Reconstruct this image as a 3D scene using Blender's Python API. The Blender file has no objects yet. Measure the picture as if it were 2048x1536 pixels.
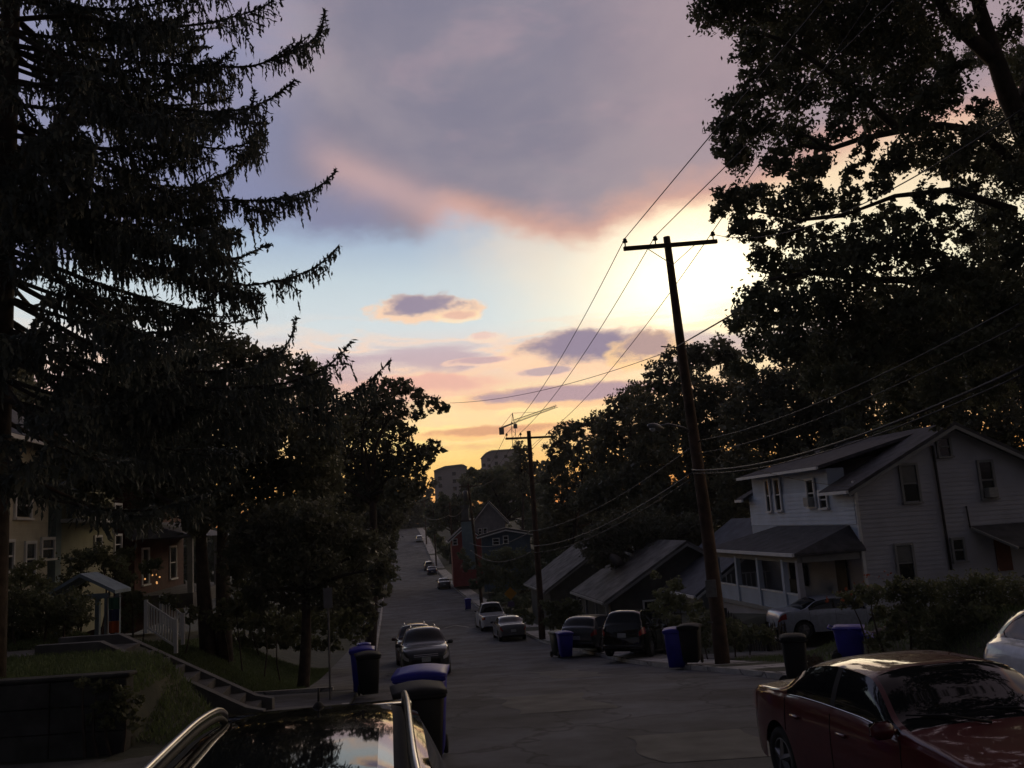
import bpy, math, random
import numpy as np
from mathutils import Vector, Matrix

sc = bpy.context.scene
COL = sc.collection
PI = math.pi
rnd = random.Random(7)
rng = np.random.default_rng(7)

# ------------------------------------------------------------------ camera
F_PX, CX, CY = 1716.0, 1024.0, 768.0
PITCH, ROLL, CAMZ = math.radians(9.15), math.radians(3.7), 2.7
Fv = Vector((0, math.cos(PITCH), math.sin(PITCH)))
R0 = Vector((1, 0, 0)); U0 = Vector((0, -math.sin(PITCH), math.cos(PITCH)))
Rv = math.cos(ROLL) * R0 - math.sin(ROLL) * U0
Uv = math.sin(ROLL) * R0 + math.cos(ROLL) * U0
CAM = Vector((0, 0, CAMZ))
cd = bpy.data.cameras.new('camera'); cam = bpy.data.objects.new('camera', cd); COL.objects.link(cam)
cd.sensor_width = 36.0; cd.lens = F_PX / 2048 * 36.0; cd.clip_end = 3000; cd.clip_start = 0.05
M = Matrix.Identity(4)
for i, v in enumerate((Rv, Uv, -Fv)):
    for k in range(3): M[k][i] = v[k]
M.translation = CAM
cam.matrix_world = M
sc.camera = cam

def ray(px, py):
    return (Fv + Rv * ((px - CX) / F_PX) - Uv * ((py - CY) / F_PX))
def at(px, py, Y):
    d = ray(px, py); return CAM + d * (Y / d.y)
def ae(px, py):
    d = ray(px, py).normalized()
    return math.degrees(math.atan2(d.x, d.y)), math.degrees(math.asin(d.z))
def srgb(r, g, b):
    def f(c):
        c /= 255.0
        return c / 12.92 if c <= 0.04045 else ((c + 0.055) / 1.055) ** 2.4
    return (f(r), f(g), f(b), 1.0)

# ------------------------------------------------------------------ world (sunset sky with clouds)
W = bpy.data.worlds.new('World'); sc.world = W; W.use_nodes = True
wn = W.node_tree; wn.nodes.clear()

class E:
    """a socket with arithmetic"""
    def __init__(s, sock): s.s = sock
    @staticmethod
    def m(op, *a, clamp=False):
        n = wn.nodes.new('ShaderNodeMath'); n.operation = op; n.use_clamp = clamp
        for i, v in enumerate(a):
            if isinstance(v, E): wn.links.new(v.s, n.inputs[i])
            else: n.inputs[i].default_value = float(v)
        return E(n.outputs[0])
    def __add__(s, o): return E.m('ADD', s, o)
    __radd__ = __add__
    def __sub__(s, o): return E.m('SUBTRACT', s, o)
    def __rsub__(s, o): return E.m('SUBTRACT', o, s)
    def __mul__(s, o): return E.m('MULTIPLY', s, o)
    __rmul__ = __mul__
    def __truediv__(s, o): return E.m('DIVIDE', s, o)
    def __neg__(s): return E.m('MULTIPLY', s, -1)
def smooth(x, a, b, lo=0.0, hi=1.0):
    n = wn.nodes.new('ShaderNodeMapRange'); n.interpolation_type = 'SMOOTHSTEP'
    wn.links.new(x.s, n.inputs['Value'])
    if a > b: a, b, lo, hi = b, a, hi, lo
    n.inputs['From Min'].default_value = a; n.inputs['From Max'].default_value = b
    n.inputs['To Min'].default_value = lo; n.inputs['To Max'].default_value = hi
    return E(n.outputs['Result'])
def gauss(x): return E.m('EXPONENT', -(x * x))
def mixc(f, a, b, blend='MIX'):
    n = wn.nodes.new('ShaderNodeMix'); n.data_type = 'RGBA'; n.blend_type = blend
    if isinstance(f, E): wn.links.new(f.s, n.inputs[0])
    else: n.inputs[0].default_value = f
    for k, v in ((6, a), (7, b)):
        if isinstance(v, E): wn.links.new(v.s, n.inputs[k])
        else: n.inputs[k].default_value = v
    return E(n.outputs[2])
tc = wn.nodes.new('ShaderNodeTexCoord')
sep = wn.nodes.new('ShaderNodeSeparateXYZ'); wn.links.new(tc.outputs['Generated'], sep.inputs[0])
dx, dy, dz = (E(sep.outputs[i]) for i in range(3))
AZ = E.m('ARCTAN2', dx, dy) * 57.2958
EL = E.m('ARCSINE', dz) * 57.2958
def noise(scale, stretch=1.0, detail=6, rough=0.55, off=(0, 0, 0), dist=0.0):
    mp = wn.nodes.new('ShaderNodeMapping'); mp.inputs['Scale'].default_value = (1, 1, stretch)
    mp.inputs['Location'].default_value = off
    wn.links.new(tc.outputs['Generated'], mp.inputs[0])
    n = wn.nodes.new('ShaderNodeTexNoise'); n.inputs['Scale'].default_value = scale
    n.inputs['Detail'].default_value = detail; n.inputs['Roughness'].default_value = rough
    n.inputs['Distortion'].default_value = dist
    wn.links.new(mp.outputs[0], n.inputs['Vector'])
    return E(n.outputs[0])
def ramp(x, stops):
    n = wn.nodes.new('ShaderNodeValToRGB'); wn.links.new(x.s, n.inputs[0])
    el = n.color_ramp.elements
    stops = sorted(stops, key=lambda t: t[0])
    el[0].position, el[0].color = stops[0]; el[1].position, el[1].color = stops[-1]
    for p, c in stops[1:-1]:
        e = el.new(p); e.color = c
    return E(n.outputs[0])
def curve(x, pts, lo, hi):
    """piecewise value of x given points; hi = value scale"""
    n = wn.nodes.new('ShaderNodeFloatCurve')
    xn = (x - lo) / (hi - lo)
    wn.links.new(xn.s, n.inputs['Value'])
    c = n.mapping.curves[0]
    P = sorted(((a - lo) / (hi - lo), b / 60.0) for a, b in pts)
    while len(c.points) < len(P): c.points.new(0.5, 0.5)
    for q, p in zip(c.points, P): q.location = p; q.handle_type = 'AUTO_CLAMPED'
    n.mapping.update()
    return E(n.outputs[0]) * 60.0

def elr(px, py): return max(0.0, min(1.0, (ae(px, py)[1] + 10) / 100))
elnorm = (EL + (noise(3.0, 2.0, off=(3, 1, 2)) - 0.5) * 1.2 + 10) / 100
left = ramp(elnorm, [(0.0, srgb(52, 40, 38)), (0.097, srgb(60, 45, 40)), (0.105, srgb(240, 150, 85)), (elr(900, 950), srgb(252, 196, 112)),
    (elr(900, 895), srgb(253, 220, 138)), (elr(900, 820), srgb(252, 226, 166)), (elr(900, 765), srgb(240, 202, 172)),
    (elr(850, 708), srgb(218, 206, 200)), (elr(850, 655), srgb(206, 214, 216)), (elr(800, 560), srgb(194, 208, 216)),
    (elr(750, 480), srgb(168, 186, 208)), (elr(600, 380), srgb(150, 164, 196)), (0.5, srgb(122, 130, 160)), (1.0, srgb(100, 104, 132))])
right = ramp(elnorm, [(0.0, srgb(52, 40, 38)), (0.097, srgb(60, 45, 40)), (0.105, srgb(235, 125, 55)), (elr(1400, 920), srgb(252, 180, 95)),
    (elr(1400, 820), srgb(248, 205, 150)), (elr(1400, 720), srgb(246, 222, 178)), (elr(1400, 620), srgb(248, 240, 205)),
    (elr(1400, 500), srgb(250, 238, 205)), (elr(1400, 400), srgb(246, 218, 180)), (0.5, srgb(150, 140, 160)), (1.0, srgb(100, 104, 132))])
side = smooth(AZ, ae(900, 600)[0], ae(1450, 600)[0])
sky = mixc(side, left, right)
# white glow where the sun stands behind thin cloud
ga, ge = ae(1400, 520)
gl = gauss((AZ - ga + 0.6) / 5.2) * gauss((EL - ge) / 3.7)
gl2 = gauss((AZ - ga) / 13.0) * gauss((EL - ge) / 8.0)
sky = mixc(1.0, sky, mixc(gl, (0, 0, 0, 1), (1.0, 0.86, 0.56, 1)), 'ADD')
sky = mixc(1.0, sky, mixc(gl2, (0, 0, 0, 1), (0.10, 0.085, 0.045, 1)), 'ADD')
# low streaks of purple cloud near the horizon
ln = noise(5.0, 5.5, 7, 0.55, off=(1.3, 0.2, 4.4), dist=0.25)
ln2 = noise(2.6, 7.5, 5, 0.5, off=(7.3, 2.2, 1.4))
low = smooth(ln * 0.6 + ln2 * 0.4, 0.475, 0.58) * smooth(EL, 3.5, 6.0) * smooth(EL, 14.8, 11.0)
lowc = mixc(smooth(EL, 6, 11), srgb(222, 160, 128), srgb(182, 158, 170))
sky = mixc(low * 0.74, sky, lowc)
fringe = smooth(ln * 0.6 + ln2 * 0.4, 0.44, 0.475) * smooth(ln * 0.6 + ln2 * 0.4, 0.52, 0.475) * smooth(EL, 15.0, 11.0) * smooth(EL, 4, 6)
sky = mixc(fringe * 0.45, sky, srgb(255, 205, 165))
# separate small clouds, with lit rims
wob = (noise(22.0, 2.0, 6, 0.62, off=(5, 5, 5)) - 0.5)
wob2 = (noise(9.0, 2.5, 6, 0.6, off=(2, 8, 5)) - 0.5)
def puff(sky, px, py, rx, ry, core, rim, amt=1.0, ws=1.6):
    a, e = ae(px, py)
    kx, ky = rx / F_PX * 57.3, ry / F_PX * 57.3
    u = (AZ - a) / kx; v = (EL - e) / ky
    d = E.m('SQRT', u * u + v * v) + wob * ws + wob2 * (ws * 0.9)
    # flat bases: push the lower edge in
    v2 = v + 0.32
    d2 = E.m('SQRT', u * u * 0.92 + v2 * v2) + wob * ws + wob2 * (ws * 0.9)
    sky = mixc(smooth(d2, 1.22, 0.86) * (amt * 0.8), sky, rim)
    return mixc(smooth(d, 0.98, 0.5) * amt, sky, core)
sky = puff(sky, 855, 612, 92, 27, srgb(150, 138, 156), srgb(250, 205, 165))
sky = puff(sky, 905, 630, 45, 13, srgb(222, 176, 160), srgb(255, 224, 180), 0.8)
sky = puff(sky, 1175, 690, 165, 42, srgb(146, 132, 150), srgb(250, 208, 170), ws=1.0)
sky = puff(sky, 1290, 690, 70, 34, srgb(168, 142, 144), srgb(254, 210, 150), 0.9, ws=1.4)
sky = puff(sky, 1090, 742, 60, 10, srgb(176, 156, 166), srgb(250, 210, 180), 0.8)
sky = puff(sky, 1150, 785, 230, 20, srgb(172, 146, 158), srgb(250, 196, 150), 0.9, 1.2)
sky = puff(sky, 960, 720, 70, 9, srgb(190, 160, 168), srgb(250, 210, 180), 0.75)
sky = puff(sky, 965, 672, 42, 12, srgb(225, 185, 175), srgb(250, 215, 185), 0.6)
sky = puff(sky, 850, 765, 130, 22, srgb(225, 172, 160), srgb(244, 190, 165), 0.7)
sky = puff(sky, 960, 862, 190, 13, srgb(208, 150, 118), srgb(252, 190, 130), 0.75)
# the great dark deck overhead with its pink underside
lo, hi = -70.0, 70.0
bd = [(-60, 36)] + [(ae(x, y)[0], ae(x, y)[1]) for x, y in ((0, 560), (250, 480), (450, 440), (560, 452), (700, 470), (840, 476), (900, 452), (1000, 462), (1100, 492), (1180, 486), (1230, 452), (1290, 428), (1420, 412), (1560, 372), (1750, 300), (2000, 250))] + [(55, 36)]
eb = curve(AZ, bd, lo, hi)
warp = (noise(4.0, 1.6, 7, 0.55, off=(9, 3, 1)) - 0.5) * 5.0 + wob * 1.6
h = EL - eb + warp                                  # degrees above the deck's edge
deckn = noise(2.2, 1.7, 7, 0.58, off=(0.4, 2.1, 0.3), dist=0.4)
deckn2 = noise(6.5, 2.6, 6, 0.6, off=(3.4, 5.1, 2.3), dist=0.3)
dc = mixc(smooth(deckn, 0.36, 0.64), srgb(128, 125, 143), srgb(160, 149, 158))
dc = mixc(smooth(AZ, ae(700, 300)[0], ae(420, 300)[0]) * 0.65, dc, srgb(142, 148, 184))
dc = mixc(smooth(AZ, ae(1050, 100)[0], ae(1500, 100)[0]) * 0.6, dc, srgb(172, 148, 156))
dc = mixc(smooth(deckn2, 0.5, 0.72) * 0.35, dc, srgb(178, 152, 162))
dc = mixc(smooth(h, 2.9, 0.2) * smooth(AZ, ae(820, 460)[0], ae(930, 460)[0]) * 0.72, dc, srgb(240, 178, 150))
dc = mixc(smooth(h, 4.5, 1.0) * smooth(AZ, ae(840, 460)[0], ae(700, 460)[0]) * 0.6, dc, srgb(132, 138, 172))
# pink lit streak running down through the deck
pc = curve(AZ, [(-60, 40)] + [(ae(x, y)[0], ae(x, y)[1]) for x, y in ((520, 270), (640, 318), (760, 372), (880, 428), (960, 456))] + [(30, 10), (60, 8)], lo, hi)
st = gauss((EL - pc + warp * 0.45) / 1.5) * smooth(AZ, ae(560, 300)[0], ae(700, 330)[0]) * smooth(AZ, ae(990, 400)[0], ae(900, 400)[0])
dc = mixc(st * 0.5, dc, srgb(226, 182, 174))
veil = smooth(h, -5.5, -0.6) * smooth(AZ, ae(800, 520)[0], ae(1000, 520)[0]) * smooth(noise(5.0, 1.4, 5, 0.6, off=(4, 4, 8)), 0.3, 0.62)
sky = mixc(veil * 0.45, sky, srgb(252, 228, 200))
deck = smooth(h, -0.5, 1.3) * 0.97
sky = mixc(deck, sky, dc)
# the sunset side is the bright one; the sky behind is dusk
fwd = dy * 0.97 + dx * 0.22
rear = smooth(fwd, -0.35, 0.72, 0.15, 1.0) * smooth(EL, 75, 36, 0.38, 1.06) * smooth(EL, 20, 11, 1.0, 1.17)
sky = mixc(smooth(fwd, 0.25, -0.45) * 0.8, sky, srgb(148, 152, 178))
bg = wn.nodes.new('ShaderNodeBackground'); wo = wn.nodes.new('ShaderNodeOutputWorld')
wn.links.new(sky.s, bg.inputs[0]); wn.links.new(rear.s, bg.inputs[1]); wn.links.new(bg.outputs[0], wo.inputs[0])
W.cycles.sampling_method = 'MANUAL'; W.cycles.sample_map_resolution = 1024

# ------------------------------------------------------------------ sun: low, veiled by cloud
sd = bpy.data.lights.new('sun', 'SUN'); sun = bpy.data.objects.new('sun', sd); COL.objects.link(sun)
sd.energy = 0.22; sd.angle = math.radians(22); sd.color = (1.0, 0.78, 0.52)
sun.rotation_euler = (-ray(1400, 540)).to_track_quat('-Z', 'Y').to_euler()

vs = sc.view_settings; vs.view_transform = 'Standard'; vs.look = 'None'; vs.exposure = 0.0; vs.gamma = 1.0
vs.use_curve_mapping = False
sc.cycles.use_denoising = True
sc.cycles.max_bounces = 5; sc.cycles.diffuse_bounces = 2; sc.cycles.glossy_bounces = 3; sc.cycles.transparent_max_bounces = 6
sc.cycles.sample_clamp_indirect = 4.0
sc.cycles.use_adaptive_sampling = True; sc.cycles.adaptive_threshold = 0.02
# ------------------------------------------------------------------ materials
MATS = {}
def mat(name, col, rough=0.8, var=0.25, scale=4.0, bump=0.0, bscale=30.0, metal=0.0, coat=0.0, spec=0.5, trans=0.0, emit=None, estr=0.0, wave=None, col2=None):
    if name in MATS: return MATS[name]
    m = bpy.data.materials.new(name); m.use_nodes = True; MATS[name] = m
    nt = m.node_tree; b = nt.nodes['Principled BSDF']
    c = tuple(col) + (1.0,) if len(col) == 3 else tuple(col)
    b.inputs['Roughness'].default_value = rough; b.inputs['Metallic'].default_value = metal
    b.inputs['Coat Weight'].default_value = coat; b.inputs['Coat Roughness'].default_value = 0.03
    b.inputs['Specular IOR Level'].default_value = spec
    g = nt.nodes.new('ShaderNodeNewGeometry')
    if var > 0:
        n = nt.nodes.new('ShaderNodeTexNoise'); n.inputs['Scale'].default_value = scale; n.inputs['Detail'].default_value = 5
        nt.links.new(g.outputs['Position'], n.inputs['Vector'])
        r = nt.nodes.new('ShaderNodeValToRGB'); r.color_ramp.elements[0].position = 0.32; r.color_ramp.elements[1].position = 0.68
        c2 = col2 if col2 else tuple(x * (1 + var) for x in c[:3])
        c1 = tuple(x * (1 - var) for x in c[:3])
        r.color_ramp.elements[0].color = c1 + (1,); r.color_ramp.elements[1].color = tuple(c2[:3]) + (1,)
        nt.links.new(n.outputs[0], r.inputs[0]); nt.links.new(r.outputs[0], b.inputs['Base Color'])
    else: b.inputs['Base Color'].default_value = c
    h = None
    if bump > 0:
        n2 = nt.nodes.new('ShaderNodeTexNoise'); n2.inputs['Scale'].default_value = bscale; n2.inputs['Detail'].default_value = 6
        nt.links.new(g.outputs['Position'], n2.inputs['Vector']); h = n2.outputs[0]
    if wave:
        tcn = nt.nodes.new('ShaderNodeTexCoord')
        w = nt.nodes.new('ShaderNodeTexWave'); w.bands_direction = 'Z'; w.wave_profile = 'SAW'
        w.inputs['Scale'].default_value = wave; nt.links.new(tcn.outputs['Object'], w.inputs[0]); h = w.outputs[1]
    if h is not None:
        bp = nt.nodes.new('ShaderNodeBump'); bp.inputs['Strength'].default_value = bump if bump > 0 else 0.6
        bp.inputs['Distance'].default_value = 0.05 if wave else 0.02
        nt.links.new(h, bp.inputs['Height']); nt.links.new(bp.outputs[0], b.inputs['Normal'])
    if trans > 0:
        t = nt.nodes.new('ShaderNodeBsdfTranslucent'); mx = nt.nodes.new('ShaderNodeMixShader')
        t.inputs[0].default_value = tuple(min(1, x * 1.6) for x in c[:3]) + (1,)
        mx.inputs[0].default_value = trans
        nt.links.new(b.outputs[0], mx.inputs[1]); nt.links.new(t.outputs[0], mx.inputs[2])
        nt.links.new(mx.outputs[0], nt.nodes['Material Output'].inputs[0])
    if emit:
        b.inputs['Emission Color'].default_value = tuple(emit) + (1,); b.inputs['Emission Strength'].default_value = estr
    return m

asphalt = mat('asphalt', (0.058, 0.061, 0.073), 0.85, 0.3, 0.35, 0.35, 60)
def patchy(m, s1=0.9, s2=14, lo=0.6, hi=1.5):
    """adds worn patches, fine grain and cracks over a material's base colour"""
    nt = m.node_tree; b = nt.nodes['Principled BSDF']; g = nt.nodes.new('ShaderNodeNewGeometry')
    src = b.inputs['Base Color'].links[0].from_socket
    def nz(s, d=6):
        n = nt.nodes.new('ShaderNodeTexNoise'); n.inputs['Scale'].default_value = s; n.inputs['Detail'].default_value = d
        n.inputs['Roughness'].default_value = 0.65; nt.links.new(g.outputs['Position'], n.inputs['Vector']); return n.outputs[0]
    def mr(x, a, b2, c, d):
        n = nt.nodes.new('ShaderNodeMapRange'); nt.links.new(x, n.inputs[0])
        for i, v in zip((1, 2, 3, 4), (a, b2, c, d)): n.inputs[i].default_value = v
        return n.outputs[0]
    def mul(a, c):
        n = nt.nodes.new('ShaderNodeMix'); n.data_type = 'RGBA'; n.blend_type = 'MULTIPLY'; n.inputs[0].default_value = 1
        nt.links.new(a, n.inputs[6]); nt.links.new(c, n.inputs[7]); return n.outputs[2]
    o = mul(src, mr(nz(s1), 0.35, 0.65, lo, hi)); o = mul(o, mr(nz(s2 * 6, 2), 0.3, 0.7, 0.75, 1.25))
    v = nt.nodes.new('ShaderNodeTexVoronoi'); v.feature = 'DISTANCE_TO_EDGE'; v.inputs['Scale'].default_value = 0.45
    mp = nt.nodes.new('ShaderNodeVectorMath'); mp.operation = 'ADD'
    nn = nt.nodes.new('ShaderNodeTexNoise'); nn.inputs['Scale'].default_value = 1.6; nt.links.new(g.outputs['Position'], nn.inputs['Vector'])
    nt.links.new(g.outputs['Position'], mp.inputs[0]); nt.links.new(nn.outputs[1], mp.inputs[1])
    nt.links.new(mp.outputs[0], v.inputs['Vector'])
    o = mul(o, mr(v.outputs[0], 0.0, 0.03, 0.25, 1.0))
    nt.links.new(o, b.inputs['Base Color'])
patchy(asphalt, 0.55, 14, 0.42, 1.95)
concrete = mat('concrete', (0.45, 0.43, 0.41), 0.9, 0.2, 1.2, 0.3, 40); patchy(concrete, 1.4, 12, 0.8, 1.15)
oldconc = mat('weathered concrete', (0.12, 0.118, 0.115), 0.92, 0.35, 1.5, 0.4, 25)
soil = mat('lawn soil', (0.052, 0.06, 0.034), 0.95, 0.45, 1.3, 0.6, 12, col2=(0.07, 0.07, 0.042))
grassm = mat('grass blades', (0.11, 0.145, 0.06), 0.7, 0.4, 2.0, trans=0.25)
leafA = mat('spruce needles', (0.085, 0.10, 0.085), 0.7, 0.4, 2.0, trans=0.1)
leafB = mat('oak leaves', (0.11, 0.12, 0.075), 0.6, 0.45, 0.8, trans=0.2)
leafC = mat('maple leaves', (0.115, 0.12, 0.078), 0.6, 0.5, 0.5, trans=0.22)
leafD = mat('distant leaves', (0.10, 0.115, 0.07), 0.7, 0.5, 0.25, trans=0.3)
leafE = mat('shrub leaves', (0.11, 0.12, 0.06), 0.6, 0.5, 1.8, trans=0.3)
leafF = mat('light shrub leaves', (0.17, 0.18, 0.09), 0.6, 0.4, 1.8, trans=0.3)
flower = mat('orange blossom', (0.30, 0.075, 0.03), 0.7, 0.5, 3, trans=0.2)
barkm = mat('bark', (0.06, 0.045, 0.036), 0.95, 0.4, 5, 0.8, 14)
polem = mat('creosoted pole wood', (0.085, 0.052, 0.036), 0.9, 0.4, 3, 0.6, 22)
rubber = mat('rubber', (0.02, 0.02, 0.02), 0.85, 0.1)
blackpl = mat('black plastic', (0.012, 0.012, 0.013), 0.75, 0.2, 6)
bluepl = mat('blue plastic', (0.022, 0.018, 0.34), 0.45, 0.2, 3)
chrome = mat('bright metal', (0.7, 0.7, 0.7), 0.18, 0, metal=1.0)
glass = mat('dark window glass', (0.012, 0.014, 0.016), 0.03, 0, spec=0.55)
pane_m = mat('house window glass', (0.015, 0.018, 0.02), 0.08, 0, spec=0.7)
metal = mat('galvanised metal', (0.2, 0.2, 0.21), 0.45, 0.2, 6, metal=0.6)
cable = mat('black cable', (0.035, 0.03, 0.03), 0.6, 0)
redlens = mat('red lamp lens', (0.32, 0.02, 0.02), 0.12, 0, coat=0.8)
clearlens = mat('clear lamp lens', (0.55, 0.56, 0.58), 0.12, 0, coat=1.0)
dusk_white = mat('white siding with dusk tint', (0.60, 0.68, 0.80), 0.7, 0.06, 1.5, bump=0.5, wave=2.6)  # white siding of the street front, blue dusk light mixed into its colour
shaded_white = mat('white siding shaded grey', (0.50, 0.50, 0.55), 0.75, 0.08, 1.5, bump=0.5, wave=2.6)  # same white siding on the gable side, its shade mixed into the colour
trim_m = mat('white trim', (0.78, 0.78, 0.78), 0.6, 0.08, 3)
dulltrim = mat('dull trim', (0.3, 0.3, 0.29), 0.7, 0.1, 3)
shingle = mat('dark shingles', (0.07, 0.068, 0.075), 0.9, 0.35, 2.5, 0.7, 18)
shingle2 = mat('pale shingles', (0.16, 0.155, 0.15), 0.9, 0.5, 1.3, 0.7, 18)
brickm = mat('brick wall', (0.095, 0.042, 0.034), 0.9, 0.3, 6, 0.5, 25)

# ------------------------------------------------------------------ mesh helpers
def link(o, parent=None):
    COL.objects.link(o)
    if parent is not None: o.parent = parent
    return o
class MB:
    def __init__(s): s.v = []; s.f = []
    def add(s, vs, fs):
        n = len(s.v); s.v += [tuple(v) for v in vs]; s.f += [tuple(i + n for i in f) for f in fs]; return s
    def box(s, c, d, rz=0.0, taper=1.0, bev=0.0):
        hx, hy, hz = d[0] / 2, d[1] / 2, d[2] / 2
        if bev <= 0:
            vs = [(sx * hx * (taper if k < 0 else 1), sy * hy * (taper if k < 0 else 1), k * hz) for k in (-1, 1) for sx, sy in ((-1, -1), (1, -1), (1, 1), (-1, 1))]
            fs = [(0, 3, 2, 1), (4, 5, 6, 7), (0, 1, 5, 4), (1, 2, 6, 5), (2, 3, 7, 6), (3, 0, 4, 7)]
        else:
            b = min(bev, hx * .9, hy * .9, hz * .9); vs = []; fs = []
            ring = lambda ix, iy, z, t: [((ix) * sx * t - cx2 * sx * 0, 0, 0) for sx, cx2 in ()]
            rings = []
            for z, ins in ((-hz, b), (-hz + b, 0), (hz - b, 0), (hz, b)):
                t = taper if z < 0 else 1.0
                X, Y = hx * t - ins, hy * t - ins; q = b if ins == 0 else b * 0.6
                rings.append([(X - q, -Y, z), (X, -Y + q, z), (X, Y - q, z), (X - q, Y, z), (-X + q, Y, z), (-X, Y - q, z), (-X, -Y + q, z), (-X + q, -Y, z)])
            for r in rings: vs += r
            for k in range(3):
                for j in range(8): fs.append((k * 8 + j, k * 8 + (j + 1) % 8, k * 8 + 8 + (j + 1) % 8, k * 8 + 8 + j))
            fs.append(tuple(range(7, -1, -1))); fs.append(tuple(24 + j for j in range(8)))
        cr, sr = math.cos(rz), math.sin(rz)
        vs = [(c[0] + x * cr - y * sr, c[1] + x * sr + y * cr, c[2] + z) for x, y, z in vs]
        return s.add(vs, fs)
    def tube(s, pts, r, n=6, cap=True):
        pts = [Vector(p) for p in pts]; m = len(pts)
        rs = r if isinstance(r, (list, tuple)) else [r] * m
        vs = []; fs = []
        up = None
        for i, p in enumerate(pts):
            t = (pts[min(i + 1, m - 1)] - pts[max(i - 1, 0)]).normalized()
            a = t.orthogonal().normalized() if up is None else (up - t * up.dot(t)).normalized()
            up = a; b = t.cross(a)
            for k in range(n):
                q = 2 * PI * k / n; vs.append(p + (a * math.cos(q) + b * math.sin(q)) * rs[i])
        for i in range(m - 1):
            for k in range(n): fs.append((i * n + k, i * n + (k + 1) % n, (i + 1) * n + (k + 1) % n, (i + 1) * n + k))
        if cap: fs.append(tuple(range(n - 1, -1, -1))); fs.append(tuple((m - 1) * n + k for k in range(n)))
        return s.add(vs, fs)
    def lathe(s, prof, n=16, c=(0, 0, 0), axis='Z', closed=False):
        vs = []; fs = []; m = len(prof)
        for r, z in prof:
            for k in range(n):
                q = 2 * PI * k / n; p = (r * math.cos(q), r * math.sin(q), z)
                if axis == 'Y': p = (p[0], p[2], p[1])
                if axis == 'X': p = (p[2], p[0], p[1])
                vs.append((p[0] + c[0], p[1] + c[1], p[2] + c[2]))
        for i in range(m if closed else m - 1):
            for k in range(n): fs.append((i * n + k, i * n + (k + 1) % n, ((i + 1) % m) * n + (k + 1) % n, ((i + 1) % m) * n + k))
        if not closed:
            fs.append(tuple(range(n - 1, -1, -1))); fs.append(tuple((m - 1) * n + k for k in range(n)))
        return s.add(vs, fs)
    def prism(s, poly, a, b, plane='XZ'):
        """poly of 2-D points extruded from a to b along the third axis"""
        n = len(poly); mk = {'XZ': lambda p, t: (p[0], t, p[1]), 'YZ': lambda p, t: (t, p[0], p[1]), 'XY': lambda p, t: (p[0], p[1], t)}[plane]
        vs = [mk(p, a) for p in poly] + [mk(p, b) for p in poly]
        fs = [tuple(range(n)), tuple(range(2 * n - 1, n - 1, -1))] + [(i, n + i, n + (i + 1) % n, (i + 1) % n) for i in range(n)]
        return s.add(vs, fs)
    def build(s, name, m, parent=None, smooth=False, fix=True):
        me = bpy.data.meshes.new(name); me.from_pydata(s.v, [], s.f)
        if fix:
            import bmesh
            bm = bmesh.new(); bm.from_mesh(me); bmesh.ops.recalc_face_normals(bm, faces=bm.faces); bm.to_mesh(me); bm.free()
        if smooth: me.polygons.foreach_set('use_smooth', [True] * len(me.polygons))
        me.materials.append(m); o = bpy.data.objects.new(name, me); link(o, parent); return o
def thing(name, label, cat, loc=(0, 0, 0), rz=0.0, group=None):
    o = bpy.data.objects.new(name, None); o.empty_display_size = 0.3; link(o)
    o.location = loc; o.rotation_euler = (0, 0, rz); o['label'] = label; o['category'] = cat
    if group: o['group'] = group
    return o
def tag(o, label, cat, group=None):
    o['label'] = label; o['category'] = cat
    if group: o['group'] = group
    return o
def struct(o, label=None):
    o['kind'] = 'structure'
    if label: o['label'] = label
    return o
def copy_tree(o, parent=None):
    c = o.copy(); COL.objects.link(c); c.parent = parent
    for ch in list(o.children): copy_tree(ch, c)
    return c
def quads(name, P, m, parent=None, smooth=False):
    """P: (N,4,3) array of quads -> one mesh"""
    n = len(P); me = bpy.data.meshes.new(name)
    me.vertices.add(4 * n); me.vertices.foreach_set('co', np.ascontiguousarray(P, dtype=np.float32).ravel())
    me.loops.add(4 * n); me.loops.foreach_set('vertex_index', np.arange(4 * n, dtype=np.int32))
    me.polygons.add(n); me.polygons.foreach_set('loop_start', np.arange(0, 4 * n, 4, dtype=np.int32))
    me.update(calc_edges=True); me.materials.append(m)
    o = bpy.data.objects.new(name, me); link(o, parent); return o
def unit(v): return v / (np.linalg.norm(v, axis=-1, keepdims=True) + 1e-9)
def leaf_quads(C, size, aspect=0.5, droop=0.0, r=rng):
    n = len(C); a = r.normal(size=(n, 3)); a[:, 2] -= droop; a = unit(a)
    b = unit(np.cross(a, r.normal(size=(n, 3))))
    L = size * r.uniform(0.65, 1.3, (n, 1)); Wd = L * aspect
    P = np.stack([C - a * L * 0.5, C + b * Wd * 0.5 - a * L * 0.05, C + a * L * 0.5, C - b * Wd * 0.5 - a * L * 0.05], axis=1)
    return P
def clump_pts(clumps, per_area, leaf, sub=0.30, r=rng, shell=0.35):
    """leaf centres gathered on twig clusters inside each ellipsoidal clump"""
    out = []
    for c, rad in clumps:
        rad = np.array(rad if hasattr(rad, '__len__') else (rad, rad, rad)); c = np.array(c)
        n = int(per_area * rad[0] * rad[2] * PI / (leaf * leaf * 0.5)); n = max(n, 12)
        k = max(6, n // 26)
        d = unit(r.normal(size=(k, 3))); rr = r.uniform(shell ** 3, 1, (k, 1)) ** (1 / 3) * r.uniform(0.75, 1.08, (k, 1))
        ctr = c + d * rr * rad
        idx = r.integers(0, k, n)
        s = sub * min(rad.mean(), 1.3) * r.uniform(0.6, 1.15, (k, 1))
        out.append(ctr[idx] + r.normal(size=(n, 3)) * s[idx] * np.array([0.55, 0.55, 0.4]))
    return np.concatenate(out)

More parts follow.
